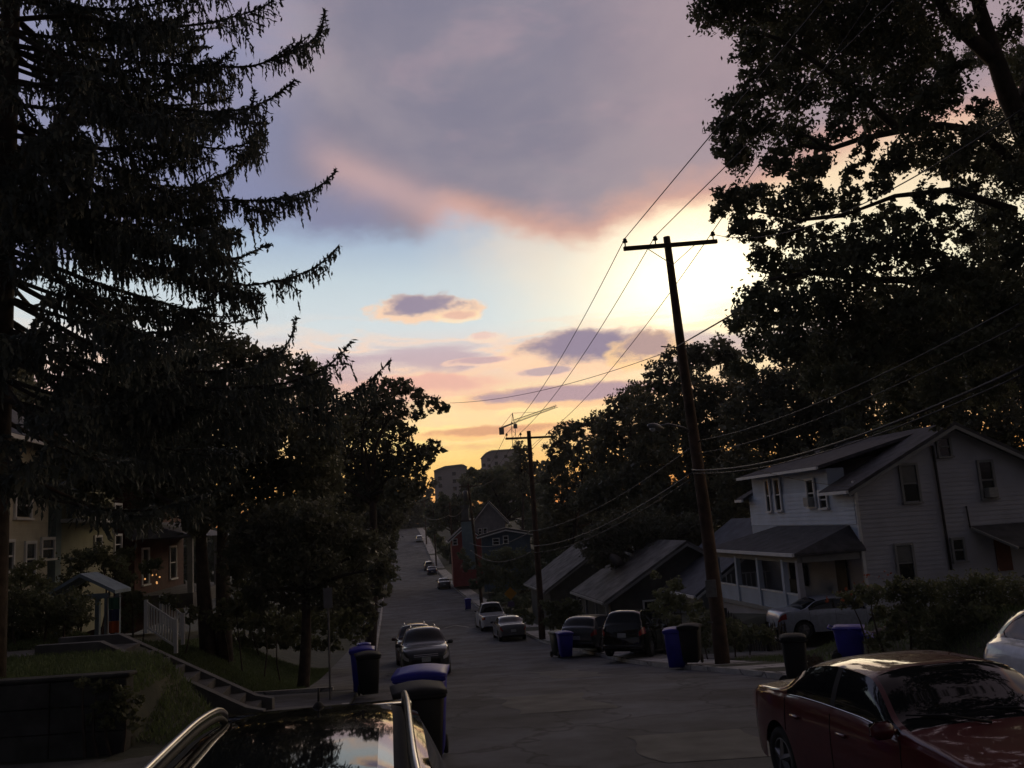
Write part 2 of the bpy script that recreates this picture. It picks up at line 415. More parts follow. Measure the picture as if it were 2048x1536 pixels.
def core_quads(clumps, leaf, tau, asp, r):
    out = []
    for c, rad in clumps:
        rad = np.array(rad if hasattr(rad, '__len__') else (rad,) * 3) * .78; c = np.array(c); L = leaf * 2.1
        n = max(6, int(tau * PI * rad[0] * rad[2] / (.14 * L * L))); d = unit(r.normal(size=(n, 3))) * r.uniform(0, 1, (n, 1)) ** (1 / 3)
        out.append(c + d * rad)
    return leaf_quads(np.concatenate(out), leaf * 2.1, asp, .1, r)

# ------------------------------------------------------------------ the lie of the land
SL = 0.152                                    # the street drifts left: x = l - SL*y
HEAD = math.atan(SL)                          # street direction, angle left of +Y
def st(l, y, z=None):
    return Vector((l - SL * y, y, float(G(y)) if z is None else z))
_gy = np.arange(-60, 520, 1.0)
_gz = np.interp(_gy, [-60, 0, 5, 11, 20, 31, 52, 80, 107, 135, 162, 190, 214, 240, 262, 300, 520],
                [0.4, 0.05, 0.0, -0.25, -1.05, -2.45, -4.25, -5.2, -5.45, -5.5, -5.1, -3.2, -0.6, 1.7, 2.7, 3.0, 3.0])
_k = np.hanning(13); _k /= _k.sum()
_gs = np.convolve(np.pad(_gz, 6, mode='edge'), _k, mode='valid')
def G(y): return np.interp(y, _gy, _gs)
def sstep(x, a, b):
    t = np.clip((x - a) / (b - a), 0, 1); return t * t * (3 - 2 * t)
KL, KR = -1.0, 8.35
def Hl(l, y):
    l = np.asarray(l, float); y = np.asarray(y, float); g = G(y)
    # left side: bank up to a terrace
    T = np.minimum(0.66, g + 1.95)
    st0 = -3.0 - 1.3 * sstep(y, 18.9, 20.3) * (1 - sstep(y, 23.0, 26.0))
    t = sstep(-l, -st0, -st0 + np.where(y < 17.0, 1.7, 2.7 + 3.0 * sstep(y, 19.5, 26)))
    front = np.where(l > -4.15, sstep(y, 13.2, 17.0), (y > 14.0).astype(float))
    left = g + 0.08 + t * front * (T - g - 0.08) + 6.0 * sstep(-l, 30, 120)
    # right side
    yard = g + 0.12 + 1.15 * sstep(l, 10.6, 14.0) * sstep(y, 31.6, 33.5) * (1 - sstep(y, 48, 56))
    yard = yard + 1.0 * sstep(l, 11.2, 14.0) * sstep(y, 13.0, 16.5) * (1 - sstep(y, 24.5, 27.0))
    yard = yard + 7.0 * sstep(l, 34, 110)
    yard = yard + 2.0 * sstep(l, 12, 24) * sstep(y, 80, 110)
    mid = g - 0.25
    return np.where(l < KL, left, np.where(l > KR, yard, mid))
def H(x, y): return float(Hl(x + SL * y, y))
def gp(px, py, y0=3.0, y1=400.0, up=0.0):
    """where the ray through a pixel meets the ground"""
    Y = y0
    while Y < y1:
        p = at(px, py, Y)
        l = p.x + SL * Y
        g = float(G(Y)) if KL < l < KR else H(p.x, Y)
        if p.z <= g + up: return Vector((p.x, Y, g))
        Y += 0.05 if Y < 60 else 0.3
    return at(px, py, y1)
ls = np.unique(np.concatenate([[-260, -160, -110, -80, -60, -45, -36, -30, -24, -20, -16, -13, -11, -9.5], np.arange(-8, -1.2, 0.3), [-1.2, KL - 0.02, KL + 0.02, KR - 0.02, KR + 0.02, 8.3], np.arange(8.6, 18, 0.4), [19, 20.5, 22, 24, 27, 30, 34, 40, 50, 65, 85, 110, 150, 220, 320]]))
ys = np.unique(np.concatenate([[-60, -30, -15, -6], np.arange(0, 13.6, 0.8), [13.9, 13.98, 14.02], np.arange(14.4, 60, 0.5), np.arange(60, 262, 4), [262, 280, 320, 380, 460, 600, 900, 1500]]))
Lg, Yg = np.meshgrid(ls, ys); Zg = Hl(Lg, Yg)
vs_ = np.stack([Lg - SL * np.minimum(Yg, 520), Yg, Zg], -1).reshape(-1, 3)
nl, ny = len(ls), len(ys)
fs_ = [(j * nl + i, j * nl + i + 1, (j + 1) * nl + i + 1, (j + 1) * nl + i) for j in range(ny - 1) for i in range(nl - 1)]
b = MB(); b.v = [tuple(v) for v in vs_]; b.f = fs_
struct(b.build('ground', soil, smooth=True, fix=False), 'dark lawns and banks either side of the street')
def strip(name, m, l0, l1, y0, y1, dz=0.0, thick=0.0, parent=None, nl_=4, step=1.0, lf=None):
    n = max(2, int((y1 - y0) / step) + 1); Y = np.linspace(y0, y1, n); b = MB()
    vs = []; fs = []
    for y in Y:
        a0, a1 = (l0, l1) if lf is None else lf(y)
        for k in range(nl_ + 1):
            l = a0 + (a1 - a0) * k / nl_; vs.append((l - SL * y, y, float(G(y)) + dz))
    w = nl_ + 1
    for j in range(n - 1):
        for k in range(nl_): fs.append((j * w + k, j * w + k + 1, (j + 1) * w + k + 1, (j + 1) * w + k))
    b.add(vs, fs)
    if thick:
        for k in (0, nl_):
            n0 = len(b.v); b.v += [vs[j * w + k] for j in range(n)] + [(vs[j * w + k][0], vs[j * w + k][1], vs[j * w + k][2] - thick) for j in range(n)]
            b.f += [(n0 + j, n0 + j + 1, n0 + n + j + 1, n0 + n + j) for j in range(n - 1)]
        for j in (0, n - 1):
            n0 = len(b.v); r = [vs[j * w + k] for k in range(w)]
            b.v += r + [(x, y, z - thick) for x, y, z in r]; b.f += [(n0 + k, n0 + k + 1, n0 + w + k + 1, n0 + w + k) for k in range(w - 1)]
    return b.build(name, m, parent)
struct(strip('road', asphalt, KL, KR, -50, 275, 0.0, nl_=6), 'worn grey asphalt street running down and up the far hill')
lk = thing('left_kerb', 'low concrete kerb along the left side of the street', 'kerb'); lk['kind'] = 'structure'; del lk['category']
strip('kerb_stone', concrete, KL - 0.16, KL, -20, 19.2, 0.12, 0.2, lk, 1)
strip('kerb_stone', concrete, KL - 0.16, KL, 24.2, 262, 0.12, 0.2, lk, 1)
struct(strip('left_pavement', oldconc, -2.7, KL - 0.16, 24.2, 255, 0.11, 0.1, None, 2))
struct(strip('side_drive', asphalt, -4.9, KL, 19.2, 24.2, 0.10, 0.06, None, 6))
struct(strip('drive_edge', concrete, -4.6, -1.7, 24.2, 24.55, 0.2, 0.16, None, 3, 0.35))
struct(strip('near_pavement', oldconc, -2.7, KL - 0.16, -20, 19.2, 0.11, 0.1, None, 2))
struct(strip('paved_apron', oldconc, -30, -2.7, 2, 13.4, 0.10, 0.05, None, 8))
rk = struct(strip('right_kerb', concrete, KR, KR + 0.16, -20, 262, 0.12, 0.2, None, 1))
rp = bpy.data.objects.new('right_pavement', None); link(rp); rp['kind'] = 'structure'; rp['label'] = 'pale concrete pavement along the right side of the street'
y = 8.0
while y < 150:
    d = 1.5 if y < 60 else 4.5
    strip('slab', concrete, KR + 0.165, KR + 1.75, y, y + d - 0.03, 0.125 + rnd.uniform(-.006, .006), 0.12, rp, 1, 0.75)
    y += d
far_p = strip('far_slabs', concrete, KR + 0.165, KR + 1.75, 150, 262, 0.125, 0.12, rp, 1); far_p['kind'] = 'stuff'
ap = struct(strip('right_apron', concrete, KR + 1.76, 13.5, 17.6, 23.2, 0.13, 0.1, None, 6))
struct(strip('right_driveway', oldconc, KR + 1.76, 22, 27.2, 31.4, 0.15, 0.1, None, 8))
struct(strip('near_driveway', oldconc, KR + 1.76, 20, 10.2, 14.6, 0.14, 0.1, None, 8))
# asphalt repair patches, and the crack lines, sheen painted pale, that read as arrows down the street
pm = mat('asphalt patch', (0.13, 0.128, 0.12), 0.9, 0.3, 2.0, 0.3, 50)
for i, (l0, l1, y0, y1) in enumerate(((2.2, 3.9, 16.2, 19.4), (4.6, 6.1, 25, 30), (1.2, 2.2, 40, 46), (3.2, 5.0, 11.0, 13.0))):
    def lf(y, l0=l0, l1=l1): return l0 + 0.12 * math.sin(y * 3.1), l1 + 0.15 * math.sin(y * 2.3 + 1)
    struct(strip('road_patch', pm, l0, l1, y0, y1, 0.005, lf=lf, step=0.3), ('pale repair patch in the asphalt right of the wheelie bins', 'repair patch before the dark wagon', 'repair patch beyond the parked crossover', 'nearest repair patch in the asphalt')[i])
# ------------------------------------------------------------------ vehicles
def pchip(xs, ys_):
    xs = np.array(xs, float); ys_ = np.array(ys_, float); h = np.diff(xs); d = np.diff(ys_) / h
    m = np.zeros(len(xs)); m[0] = d[0]; m[-1] = d[-1]
    for i in range(1, len(xs) - 1):
        if d[i - 1] * d[i] > 0:
            w1, w2 = 2 * h[i] + h[i - 1], h[i] + 2 * h[i - 1]; m[i] = (w1 + w2) / (w1 / d[i - 1] + w2 / d[i])
    def f(x):
        x = np.asarray(x, float); i = np.clip(np.searchsorted(xs, x) - 1, 0, len(xs) - 2); t = (x - xs[i]) / h[i]
        return ((2 * t**3 - 3 * t**2 + 1) * ys_[i] + (t**3 - 2 * t**2 + t) * h[i] * m[i] + (-2 * t**3 + 3 * t**2) * ys_[i + 1] + (t**3 - t**2) * h[i] * m[i + 1])
    return f
KINDS = {   # s = 0 rear, 1 front
 'sedan': dict(L=4.42, W=1.72, top=[(0, .74), (.02, .92), (.05, .985), (.17, 1.02), (.335, 1.345), (.44, 1.395), (.56, 1.37), (.715, .985), (.8, .93), (.93, .80), (.985, .68), (1, .60)],
      belt=[(0, .66), (.02, .84), (.05, .91), (.2, .945), (.5, .925), (.72, .895), (.85, .83), (.95, .72), (1, .54)], ws=(.575, .715), rw=(.185, .325), side=(.245, .70), bp=.455, wr=.31, wb=(.19, .795)),
 'suv': dict(L=4.55, W=1.82, top=[(0, .95), (.015, 1.12), (.03, 1.2), (.085, 1.60), (.12, 1.655), (.3, 1.70), (.48, 1.69), (.585, 1.64), (.745, 1.13), (.83, 1.07), (.94, .96), (.985, .82), (1, .72)],
      belt=[(0, .88), (.02, 1.03), (.1, 1.09), (.5, 1.05), (.74, 1.01), (.86, .97), (.95, .86), (1, .66)], ws=(.60, .742), rw=(.035, .082), side=(.105, .725), bp=.43, wr=.345, wb=(.19, .81)),
 'hatch': dict(L=4.3, W=1.76, top=[(0, .85), (.02, 1.02), (.04, 1.08), (.12, 1.42), (.16, 1.47), (.32, 1.52), (.48, 1.51), (.58, 1.46), (.74, 1.0), (.82, .95), (.94, .82), (.985, .7), (1, .62)],
      belt=[(0, .78), (.03, .93), (.1, .97), (.5, .95), (.74, .91), (.86, .86), (.95, .74), (1, .56)], ws=(.595, .738), rw=(.045, .115), side=(.13, .72), bp=.43, wr=.325, wb=(.19, .81)),
 'pickup': dict(L=5.5, W=1.95, top=[(0, 1.02), (.01, 1.06), (.36, 1.08), (.395, 1.12), (.42, 1.74), (.46, 1.82), (.56, 1.83), (.605, 1.79), (.71, 1.22), (.8, 1.18), (.95, 1.08), (.985, .95), (1, .85)],
      belt=[(0, .98), (.36, 1.03), (.395, 1.07), (.5, 1.12), (.71, 1.1), (.86, 1.05), (.95, .95), (1, .78)], ws=(.615, .705), rw=(.398, .425), side=(.44, .69), bp=.5, wr=.38, wb=(.2, .8)),
}
def paint(name, c, rough=0.3, metal_=0.0): return mat(name, c, max(rough, .45) if name != 'black car paint' else rough, 0.12, 8, metal=metal_, coat=1.0, spec=.25)
NG, NT, NLW = 9, 9, 11
def car_grid(k, n=84):
    K = KINDS[k]; L, Wd = K['L'], K['W']
    s = np.linspace(0, 1, n)
    keys = [K['ws'][0], K['ws'][1], K['rw'][0], K['rw'][1], K['side'][0], K['side'][1], K['bp'] - .009, K['bp'] + .009, .935, .06, .985, .012]
    s = np.unique(np.round(np.concatenate([s, keys, np.linspace(.94, 1, 9), np.linspace(0, .06, 9)]), 5))
    top = pchip(*zip(*K['top']))(s); belt = np.minimum(pchip(*zip(*K['belt']))(s), top - 0.02)
    w = pchip([0, .012, .04, .13, .3, .6, .85, .93, .98, 1], [.72, .82, .905, .965, 1, 1, .97, .91, .80, .66])(s) * Wd / 2
    zb = pchip([0, .03, .08, .92, .97, 1], [.42, .30, .24, .22, .26, .36])(s)
    x = (s - .5) * L; cz = K['wr']; ra = K['wr'] + .065
    for q in K['wb']:
        dxx = np.abs(x - (q - .5) * L); arch = np.where(dxx < ra, cz + np.sqrt(np.maximum(ra * ra - dxx * dxx, 0)) , 0); zb = np.maximum(zb, arch)
    rows = []
    for i in range(len(s)):
        r = []; h = top[i] - belt[i]
        bz = lambda z: w[i] * (1 - .045 * abs((z - .56) / .42) ** 2.2)
        for t in np.linspace(0, 1, NLW): z = zb[i] + (belt[i] - zb[i]) * t; r.append((bz(z), z))
        yb, zr = r[-1][0], top[i] - min(.075, .42 * h)
        y0 = yb - min(.03, h * .3); yr = y0 - .40 * max(zr - belt[i], 0)
        for t in np.linspace(0, 1, NG + 1)[1:]:
            bow = .018 * math.sin(PI * t) * min(1, h / .3)
            r.append((y0 + (yr - y0) * t + bow, belt[i] + .012 + (zr - belt[i] - .012) * t))
        yr, zr = r[-1]
        for t in np.linspace(0, 1, NT + 1)[1:]:
            tt = t ** 1.25; r.append((yr * (1 - tt), zr + (top[i] - zr) * (1 - (1 - tt) ** 3.5)))
        rows.append(r)
    P = np.array([[(x[i],) + p for p in rows[i]] for i in range(len(s))])
    Mi = P[:, ::-1][:, 1:].copy(); Mi[:, :, 1] *= -1
    P = np.concatenate([P, Mi], axis=1)
    return s, P
_grid = {}
def make_car(name, label, kind, body_m, loc, head, tilt=0.0, group=None, rails=False, trim=None, face='rear', extras=(), plate=True):
    K = KINDS[kind]; L, Wd = K['L'], K['W']
    if kind not in _grid: _grid[kind] = car_grid(kind)
    s, P = _grid[kind]; ns, nr = P.shape[:2]
    N = np.cross(np.gradient(P, axis=0), np.gradient(P, axis=1)); N = unit(N)
    ctr = P.mean(axis=(0, 1)); flip = np.sum(N * (P - ctr), axis=-1).mean() < 0
    if flip: N = -N
    root = thing(name, label, 'pickup truck' if kind == 'pickup' else 'car', loc, head, group)
    root.rotation_euler = (0, -tilt, head)     # local +X is forward
    half = NLW + NG + NT
    def si(v): return int(np.argmin(np.abs(s - v)))
    def region(pn, m, s0, s1, j0, j1, off=0.0, smooth=True, par=root):
        i0, i1 = si(s0), si(s1); Q = P[i0:i1 + 1, j0:j1 + 1] + N[i0:i1 + 1, j0:j1 + 1] * off
        a, b_ = Q.shape[:2]; mb = MB()
        mb.add(Q.reshape(-1, 3), [(i * b_ + j, i * b_ + j + 1, (i + 1) * b_ + j + 1, (i + 1) * b_ + j) for i in range(a - 1) for j in range(b_ - 1)])
        return mb.build(pn, m, par, smooth)
    # which faces are glass
    gl_ = np.zeros((ns - 1, nr - 1), dtype=int)
    g0, g1 = NLW, NLW + NG - 1; t0 = NLW + NG
    def mark(v, s0, s1, j0, j1):
        gl_[si(s0):si(s1), j0:j1] = v
        gl_[si(s0):si(s1), nr - 1 - j1:nr - 1 - j0] = v
    bp = K['bp']
    mark(1, K['side'][0], bp - .009, g0, g1); mark(2, bp + .009, K['side'][1], g0, g1)
    mid = (nr - 1) // 2
    mark(3, K['ws'][0], K['ws'][1], t0, mid); mark(4, K['rw'][0], K['rw'][1], t0, mid)
    mb = MB(); mb.add(P.reshape(-1, 3), [(i * nr + j, i * nr + j + 1, (i + 1) * nr + j + 1, (i + 1) * nr + j) for i in range(ns - 1) for j in range(nr - 1) if not gl_[i, j]])
    for e in (0, ns - 1):                      # nose and tail caps
        idx = [e * nr + j for j in range(nr)]; mb.f.append(tuple(idx))
    mb.build('body', body_m, root, True)
    for sgn in (0, 1):
        for a, c in ((K['side'][0], bp - .009), (bp + .009, K['side'][1])):
            j0, j1 = (g0, g1) if sgn == 0 else (nr - 1 - g1, nr - 1 - g0)
            region('side_window', glass, a, c, j0, j1)
        j = NLW if sgn == 0 else nr - 1 - NLW
        i0, i1 = si(K['side'][0]), si(K['side'][1]); Q = P[i0:i1 + 1, j] + N[i0:i1 + 1, j] * .004
        b = MB(); b.tube([tuple(q) for q in Q[::2]], .008, 4); b.build('belt_trim', chrome if trim else blackpl, root, True)
        jj = (g0, g1) if sgn == 0 else (nr - 1 - g1, nr - 1 - g0)
        region('door_pillar', blackpl, bp - .009, bp + .009, jj[0], jj[1], .002)
    region('windshield', glass, K['ws'][0], K['ws'][1], t0, nr - 1 - t0)
    region('rear_window', glass, K['rw'][0], K['rw'][1], t0, nr - 1 - t0)
    # lamps
    lo, hi = NLW - 4, NLW - 1
    for j0, j1 in ((lo, hi), (nr - 1 - hi, nr - 1 - lo)):
        region('headlight', clearlens, .935, 1.0, j0, j1, .006)
        region('tail_light', redlens, 0.0, .06, j0, j1, .006)
    if kind in ('suv', 'pickup'):
        b = MB(); b.box((L / 2 + .006, 0, .52), (.03, Wd * .56, .2), bev=.012); b.build('lower_grille', blackpl, root)
        b = MB()
        for z in (.70, .76): b.box((L / 2 + .004 - (z - .7) * .2, 0, z), (.03, Wd * .46, .028), bev=.008)
        b.build('grille_bar', chrome, root)
    else:
        b = MB(); b.box((L / 2 + .003, 0, .44), (.02, Wd * .5, .13), bev=.008); b.build('lower_grille', blackpl, root)
    if plate:
        pl = mat('pale number plate', (.45, .46, .47), .5, .15, 30)
        b = MB(); b.box((-L / 2 - .012, 0, .62 if kind != 'suv' else .78), (.015, .31, .155)); b.build('number_plate', pl, root)
        b = MB(); b.box((L / 2 + .03, 0, .47 if kind != 'suv' else .60), (.015, .31, .155)); b.build('number_plate', pl, root)
    # lower bumpers, sills and belly
    b = MB(); b.box((0, 0, .33), (L * .9, Wd * .80, .24)); b.build('underbody', rubber, root)
    b = MB(); b.box((-L / 2 + .10, 0, .40), (.22, Wd * .80, .17), bev=.05); b.build('rear_bumper', body_m if kind != 'pickup' else chrome, root, True)
    b = MB(); b.box((L / 2 - .06, 0, .36), (.2, Wd * .72, .15), bev=.05); b.build('front_bumper', body_m, root, True)
    r = K['wr']; tw = .205
    for q in K['wb']:
        for sg in (-1, 1):
            xw = (q - .5) * L; yw = sg * (Wd / 2 - tw / 2 - .03)
            we = bpy.data.objects.new('wheel', None); link(we, root); we.location = (xw, yw, r); we.empty_display_size = .1
            b = MB(); b.lathe([(r * .64, -tw * .42), (r * .9, -tw * .5), (r * .985, -tw * .38), (r, 0), (r * .985, tw * .38), (r * .9, tw * .5), (r * .64, tw * .42)], 28, axis='Y', closed=True)
            b.build('tyre', rubber, we, True)
            b = MB(); b.lathe([(r * .66, -tw * .3), (r * .66, tw * .40), (r * .60, tw * .44), (r * .58, tw * .2)], 28, axis='Y') if sg > 0 else b.lathe([(r * .66, tw * .3), (r * .66, -tw * .40), (r * .60, -tw * .44), (r * .58, -tw * .2)], 28, axis='Y')
            for a in range(5):
                q2 = a * 2 * PI / 5 + .3; b.tube([(0, sg * tw * .36, 0), (r * .6 * math.cos(q2), sg * tw * .33, r * .6 * math.sin(q2))], [.05, .028], 5)
            b.lathe([(.055, sg * tw * .30), (.05, sg * tw * .44)], 10, axis='Y'); b.build('rim', metal, we)
    # mirrors, handles, seams
    i_m = si(K['side'][1] - .01); pm_ = P[i_m, NLW + 1]
    for sg in (-1, 1):
        b = MB(); b.box((pm_[0] + .04, sg * (pm_[1] + .13), pm_[2] + .045), (.10, .20, .135), bev=.04)
        b.tube([(pm_[0], sg * (pm_[1] - .02), pm_[2] + .02), (pm_[0] + .02, sg * (pm_[1] + .08), pm_[2] + .02)], .025, 6)
        mo = b.build('side_mirror', body_m, root, True)
        b = MB(); b.box((pm_[0] - .013, sg * (pm_[1] + .13), pm_[2] + .045), (.006, .16, .10)); b.build('mirror_glass', glass, mo)
        for a in (bp + .05, K['side'][0] + .06) if kind != 'pickup' else (bp + .03,):
            i = si(a); q3 = P[i, NLW - 3]
            b = MB(); b.box((q3[0], sg * (q3[1] + .016), q3[2]), (.17, .03, .032), bev=.01); b.build('door_handle', body_m, root, True)
    for a in (K['side'][1] + .012, bp, K['side'][0] + .004):
        i = si(a)
        for j0, j1 in ((1, NLW - 1), (nr - NLW, nr - 2)):
            Q = P[i, j0:j1 + 1] + N[i, j0:j1 + 1] * .002; b = MB()
            b.tube([tuple(q) for q in Q], .004, 4, False); b.build('door_seam', rubber, root)
    if rails:
        for sg in (-1, 1):
            i0, i1 = si(.13), si(.57); pts = []
            for i in range(i0, i1 + 1, 2):
                q = P[i, t0 + 2]; e = min((i - i0) / 5, (i1 - i) / 5, 1.0)
                pts.append((q[0], sg * (q[1] + .0), q[2] + .012 + .055 * math.sin(e * PI / 2)))
            b = MB(); b.tube(pts, [.012] + [.019] * (len(pts) - 2) + [.012], 8); b.build('roof_rail', chrome if rails == 'chrome' else metal, root, True)
    return root, s, P, N, si, region
def place(px, py, l=None, y=None):
    p = gp(px, py); return p
def slope(y, d=2.0): return math.atan((float(G(y + d)) - float(G(y - d))) / (2 * d))
A_STREET = PI / 2 + HEAD            # local +X pointing up-street (away from us)
def car_on(name, label, kind, pm, l, y, away=True, dang=0.0, **kw):
    z = float(G(y)); a = A_STREET if away else A_STREET + PI; sl = slope(y) * (1 if away else -1) * math.cos(dang)
    p = st(l, y, z + kw.pop('dz', 0)); return make_car(name, label, kind, pm, (p.x, p.y, p.z), a + dang, sl, **kw)

P_black = paint('black car paint', (.008, .008, .009), .08)
P_dgrey = paint('dark metallic paint', (.05, .052, .055), .25, .5)
P_maroon = paint('brown red paint', (.075, .03, .03), .3)
P_red = paint('deep red paint', (.10, .008, .012), .3)
P_silver = paint('silver blue paint', (.38, .41, .49), .3, .25)
P_white = paint('white car paint', (.62, .64, .68), .3)
P_grey = paint('mid grey paint', (.14, .14, .15), .3, .4)
P_navy = paint('navy paint', (.03, .04, .09), .3, .2)

# the black crossover whose roof fills the bottom of the picture
bk = car_on('parked_car', 'black crossover whose glossy roof with silver rails fills the bottom edge of the photo', 'suv', P_black, -0.47, 3.45, away=False, rails=None, dz=.09)
root, s_, P_, N_, si_, region_ = bk
t0 = NLW + NG; nr = P_.shape[1]
region_('sunroof', glass, .33, .49, t0 + 3, nr - 1 - t0 - 3, .004)
for q in (.325, .495): region_('roof_seam', rubber, q - .004, q + .004, t0 + 3, nr - 1 - t0 - 3, .0035)
for j in (t0 + 1, nr - 2 - t0):
    region_('roof_ditch_trim', rubber, .10, .58, j, j + 1, .002)
for sg in (-1, 1):
    i0, i1 = si_(.095), si_(.60); pts = []
    for i in range(i0, i1 + 1, 2):
        q = P_[i, t0]; u = (i - i0) / (i1 - i0); e = min(u / .16, (1 - u) / .10, 1.0)
        pts.append((q[0], sg * (q[1] - .035), q[2] + .05 + .055 * math.sin(max(e, 0) * PI / 2)))
    b = MB(); b.tube(pts, [.011] + [.016] * (len(pts) - 2) + [.011], 10); b.build('roof_rail', mat('brushed rail metal', (.5, .48, .45), .28, 0, metal=1.0), root, True)
    b = MB(); b.tube([(p[0], p[1], p[2] - .045) for p in pts[1:-1]], .018, 6); b.build('rail_base', blackpl, root, True)
i = si_(.115); zt = P_[i, nr // 2][2]; xa = P_[i, nr // 2][0]
b = MB(); b.lathe([(.035, 0), (.032, .012), (.018, .028), (.006, .036)], 14, c=(xa, 0.02, zt - .005)); b.tube([(xa, .02, zt + .02), (xa - .035, .02, zt + .10)], [.006, .007], 6); b.build('antenna', blackpl, root, True)
b = MB(); b.box((xa - .19, 0, zt - .055), (.16, 1.12, .03), bev=.012); b.build('rear_spoiler', P_black, root, True)

car_on('parked_car', 'dark grey crossover facing us in the left row, nearest of the two beyond the bins', 'suv', P_dgrey, 1.12, 33.4, away=False, trim=True, rails='chrome')
car_on('parked_car', 'brown red crossover with roof rails parked behind the dark grey one', 'suv', P_maroon, 0.98, 40.4, away=False, rails='chrome')
car_on('parked_truck', 'white pickup truck with its tailgate to us beside the second utility pole', 'pickup', P_white, 7.0, 63.0)
car_on('parked_car', 'small grey sedan parked behind the white pickup truck', 'sedan', P_grey, 7.15, 54.8)
make_car('parked_car', 'dark wagon with dusty rear window, left of the black hatchback', 'hatch', P_dgrey, tuple(gp(1192, 1300) + Vector((0, 0, .0))), A_STREET - .60, slope(35))
make_car('parked_car', 'black hatchback parked askew beside the blue and black bins under the first pole', 'suv', P_black, tuple(gp(1283, 1309)), A_STREET - .58, slope(31))
p = gp(1668, 1272)
silver = make_car('parked_car', 'silver sedan standing in the driveway before the white house', 'sedan', P_silver, (p.x, p.y, p.z + .05), 0.06, 0.0, trim=True)
car_on('parked_car', 'deep red sedan filling the lower right corner, nose towards us', 'sedan', P_red, 4.82, 8.2, away=False, trim=True)
make_car('parked_car', 'white hatchback seen by its rear corner at the right edge of the photo', 'hatch', P_white, (7.95, 10.9, float(G(10.9)) + .08), 0.06, 0.0)
car_on('parked_car', 'dark sedan parked by the pale pavement far down the street', 'sedan', P_grey, 7.1, 119)
car_on('parked_car', 'navy car, nearer of the close pair before the far slope', 'sedan', P_navy, 7.1, 152)
car_on('parked_car', 'grey crossover with pale roof in front of the navy car', 'suv', P_grey, 7.1, 163)
car_on('parked_car', 'white car highest up the far hill on the right kerb', 'hatch', P_white, 7.4, 216)
car_on('parked_car', 'dark car crossing the crest of the far hill under the trees', 'sedan', P_dgrey, 2.2, 256, away=False)

for o in [q for q in bpy.data.objects if q.parent is None and str(q.get('label', '')).startswith('deep red sedan')]:
    for y0, y1 in ((.62, -.02), (-.08, -.66)):
        b = MB(); b.tube([(1.03, y0, .985), (.86, (y0 + y1) / 2, 1.035), (.78, y1, 1.05)], [.012, .010, .007], 5); b.build('wiper', rubber, o, True)
# ------------------------------------------------------------------ wheelie bins
def make_bin(label, m, loc, rz, h=1.02, w=.58, lid_open=False, tiltz=0):
    t = thing('wheelie_bin', label, 'bin', loc, rz, 'wheelie bins put out by the kerb')
    b = MB(); b.box((0, 0, h * .5 + .04), (w, w * 1.12, h - .08), taper=.80, bev=.05); b.build('bin_body', m, t, True)
    b = MB(); b.box((0, 0, h - .05), (w + .05, w * 1.12 + .05, .06), bev=.02); b.build('rim', m, t, True)
    vs = []; fs = []; n = 9
    for i in range(n):
        a = i / (n - 1); yy = -w * .60 + a * w * 1.2
        for j in range(n):
            c = j / (n - 1); xx = (c - .5) * (w + .07); z = h + .0 + .075 * (1 - (2 * c - 1) ** 2 * .8) * (1 - (2 * a - 1) ** 4 * .6)
            vs.append((xx, yy, z))
    fs = [(i * n + j, i * n + j + 1, (i + 1) * n + j + 1, (i + 1) * n + j) for i in range(n - 1) for j in range(n - 1)]
    b = MB(); b.add(vs, fs)
    k = len(b.v); edge = [j for j in range(n)] + [i * n + n - 1 for i in range(1, n)] + [(n - 1) * n + j for j in range(n - 2, -1, -1)] + [i * n for i in range(n - 2, 0, -1)]
    b.v += [(b.v[e][0], b.v[e][1], h - .03) for e in edge]
    b.f += [(edge[q], edge[(q + 1) % len(edge)], k + (q + 1) % len(edge), k + q) for q in range(len(edge))]
    lid = b.build('lid', m, t, True)
    if lid_open: lid.rotation_euler = (math.radians(24), 0, 0); lid.location = (0, 0, -.12 + .0)
    b = MB(); b.tube([(-w * .42, w * .62, h - .06), (-w * .42, w * .76, h - .02), (w * .42, w * .76, h - .02), (w * .42, w * .62, h - .06)], .017, 6); b.build('handle', m, t, True)
    for sg in (-1, 1):
        b = MB(); b.lathe([(.12, -.03), (.13, 0), (.12, .03)], 16, c=(sg * w * .40, w * .52, .12), axis='X'); b.build('wheel', rubber, t, True)
    return t
def gbin(label, m, px, py, rz, **k):
    p = gp(px, py); p.z = max(p.z, H(p.x, p.y)) + .0; return make_bin(label, m, p, rz, **k)
make_bin('large black bin with flat lid just beyond the black crossover roof', blackpl, st(.28, 11.3), HEAD + .05, h=1.02, w=.60)
make_bin('blue bin half hidden behind the large black bin in the middle of the photo', bluepl, st(.36, 12.15), HEAD - .12, h=1.15, w=.66)
make_bin('blue bin at the mouth of the side drive, behind a black bin', bluepl, at(727, 1380, 22.8) * 1 if False else Vector((at(727, 1380, 22.8).x, 22.8, float(G(22.8)) + .05)), HEAD, h=1.1)
make_bin('black bin at the mouth of the side drive, in front of a blue bin', blackpl, Vector((at(738, 1390, 21.6).x, 21.6, float(G(21.6)) + .05)), HEAD + .1, h=.98, w=.54)
def rbin(label, m, px, Y, rz, **k):
    x = at(px, 1300, Y).x; z = max(float(G(Y)) + .12, H(x, Y)); l = x + SL * Y
    if l < KR: z = float(G(Y))
    return make_bin(label, m, Vector((x, Y, z)), rz, **k)
rbin('blue bin left of the dark wagon, with a dark green bin beside it', bluepl, 1131, 36.5, HEAD)
rbin('dark green bin left of the dark wagon', mat('green plastic', (.03, .045, .035), .5, .2), 1118, 37.4, HEAD + .2)
rbin('tall blue bin between the black hatchback and the first utility pole', bluepl, 1352, 26.0, HEAD - .4, h=1.12)
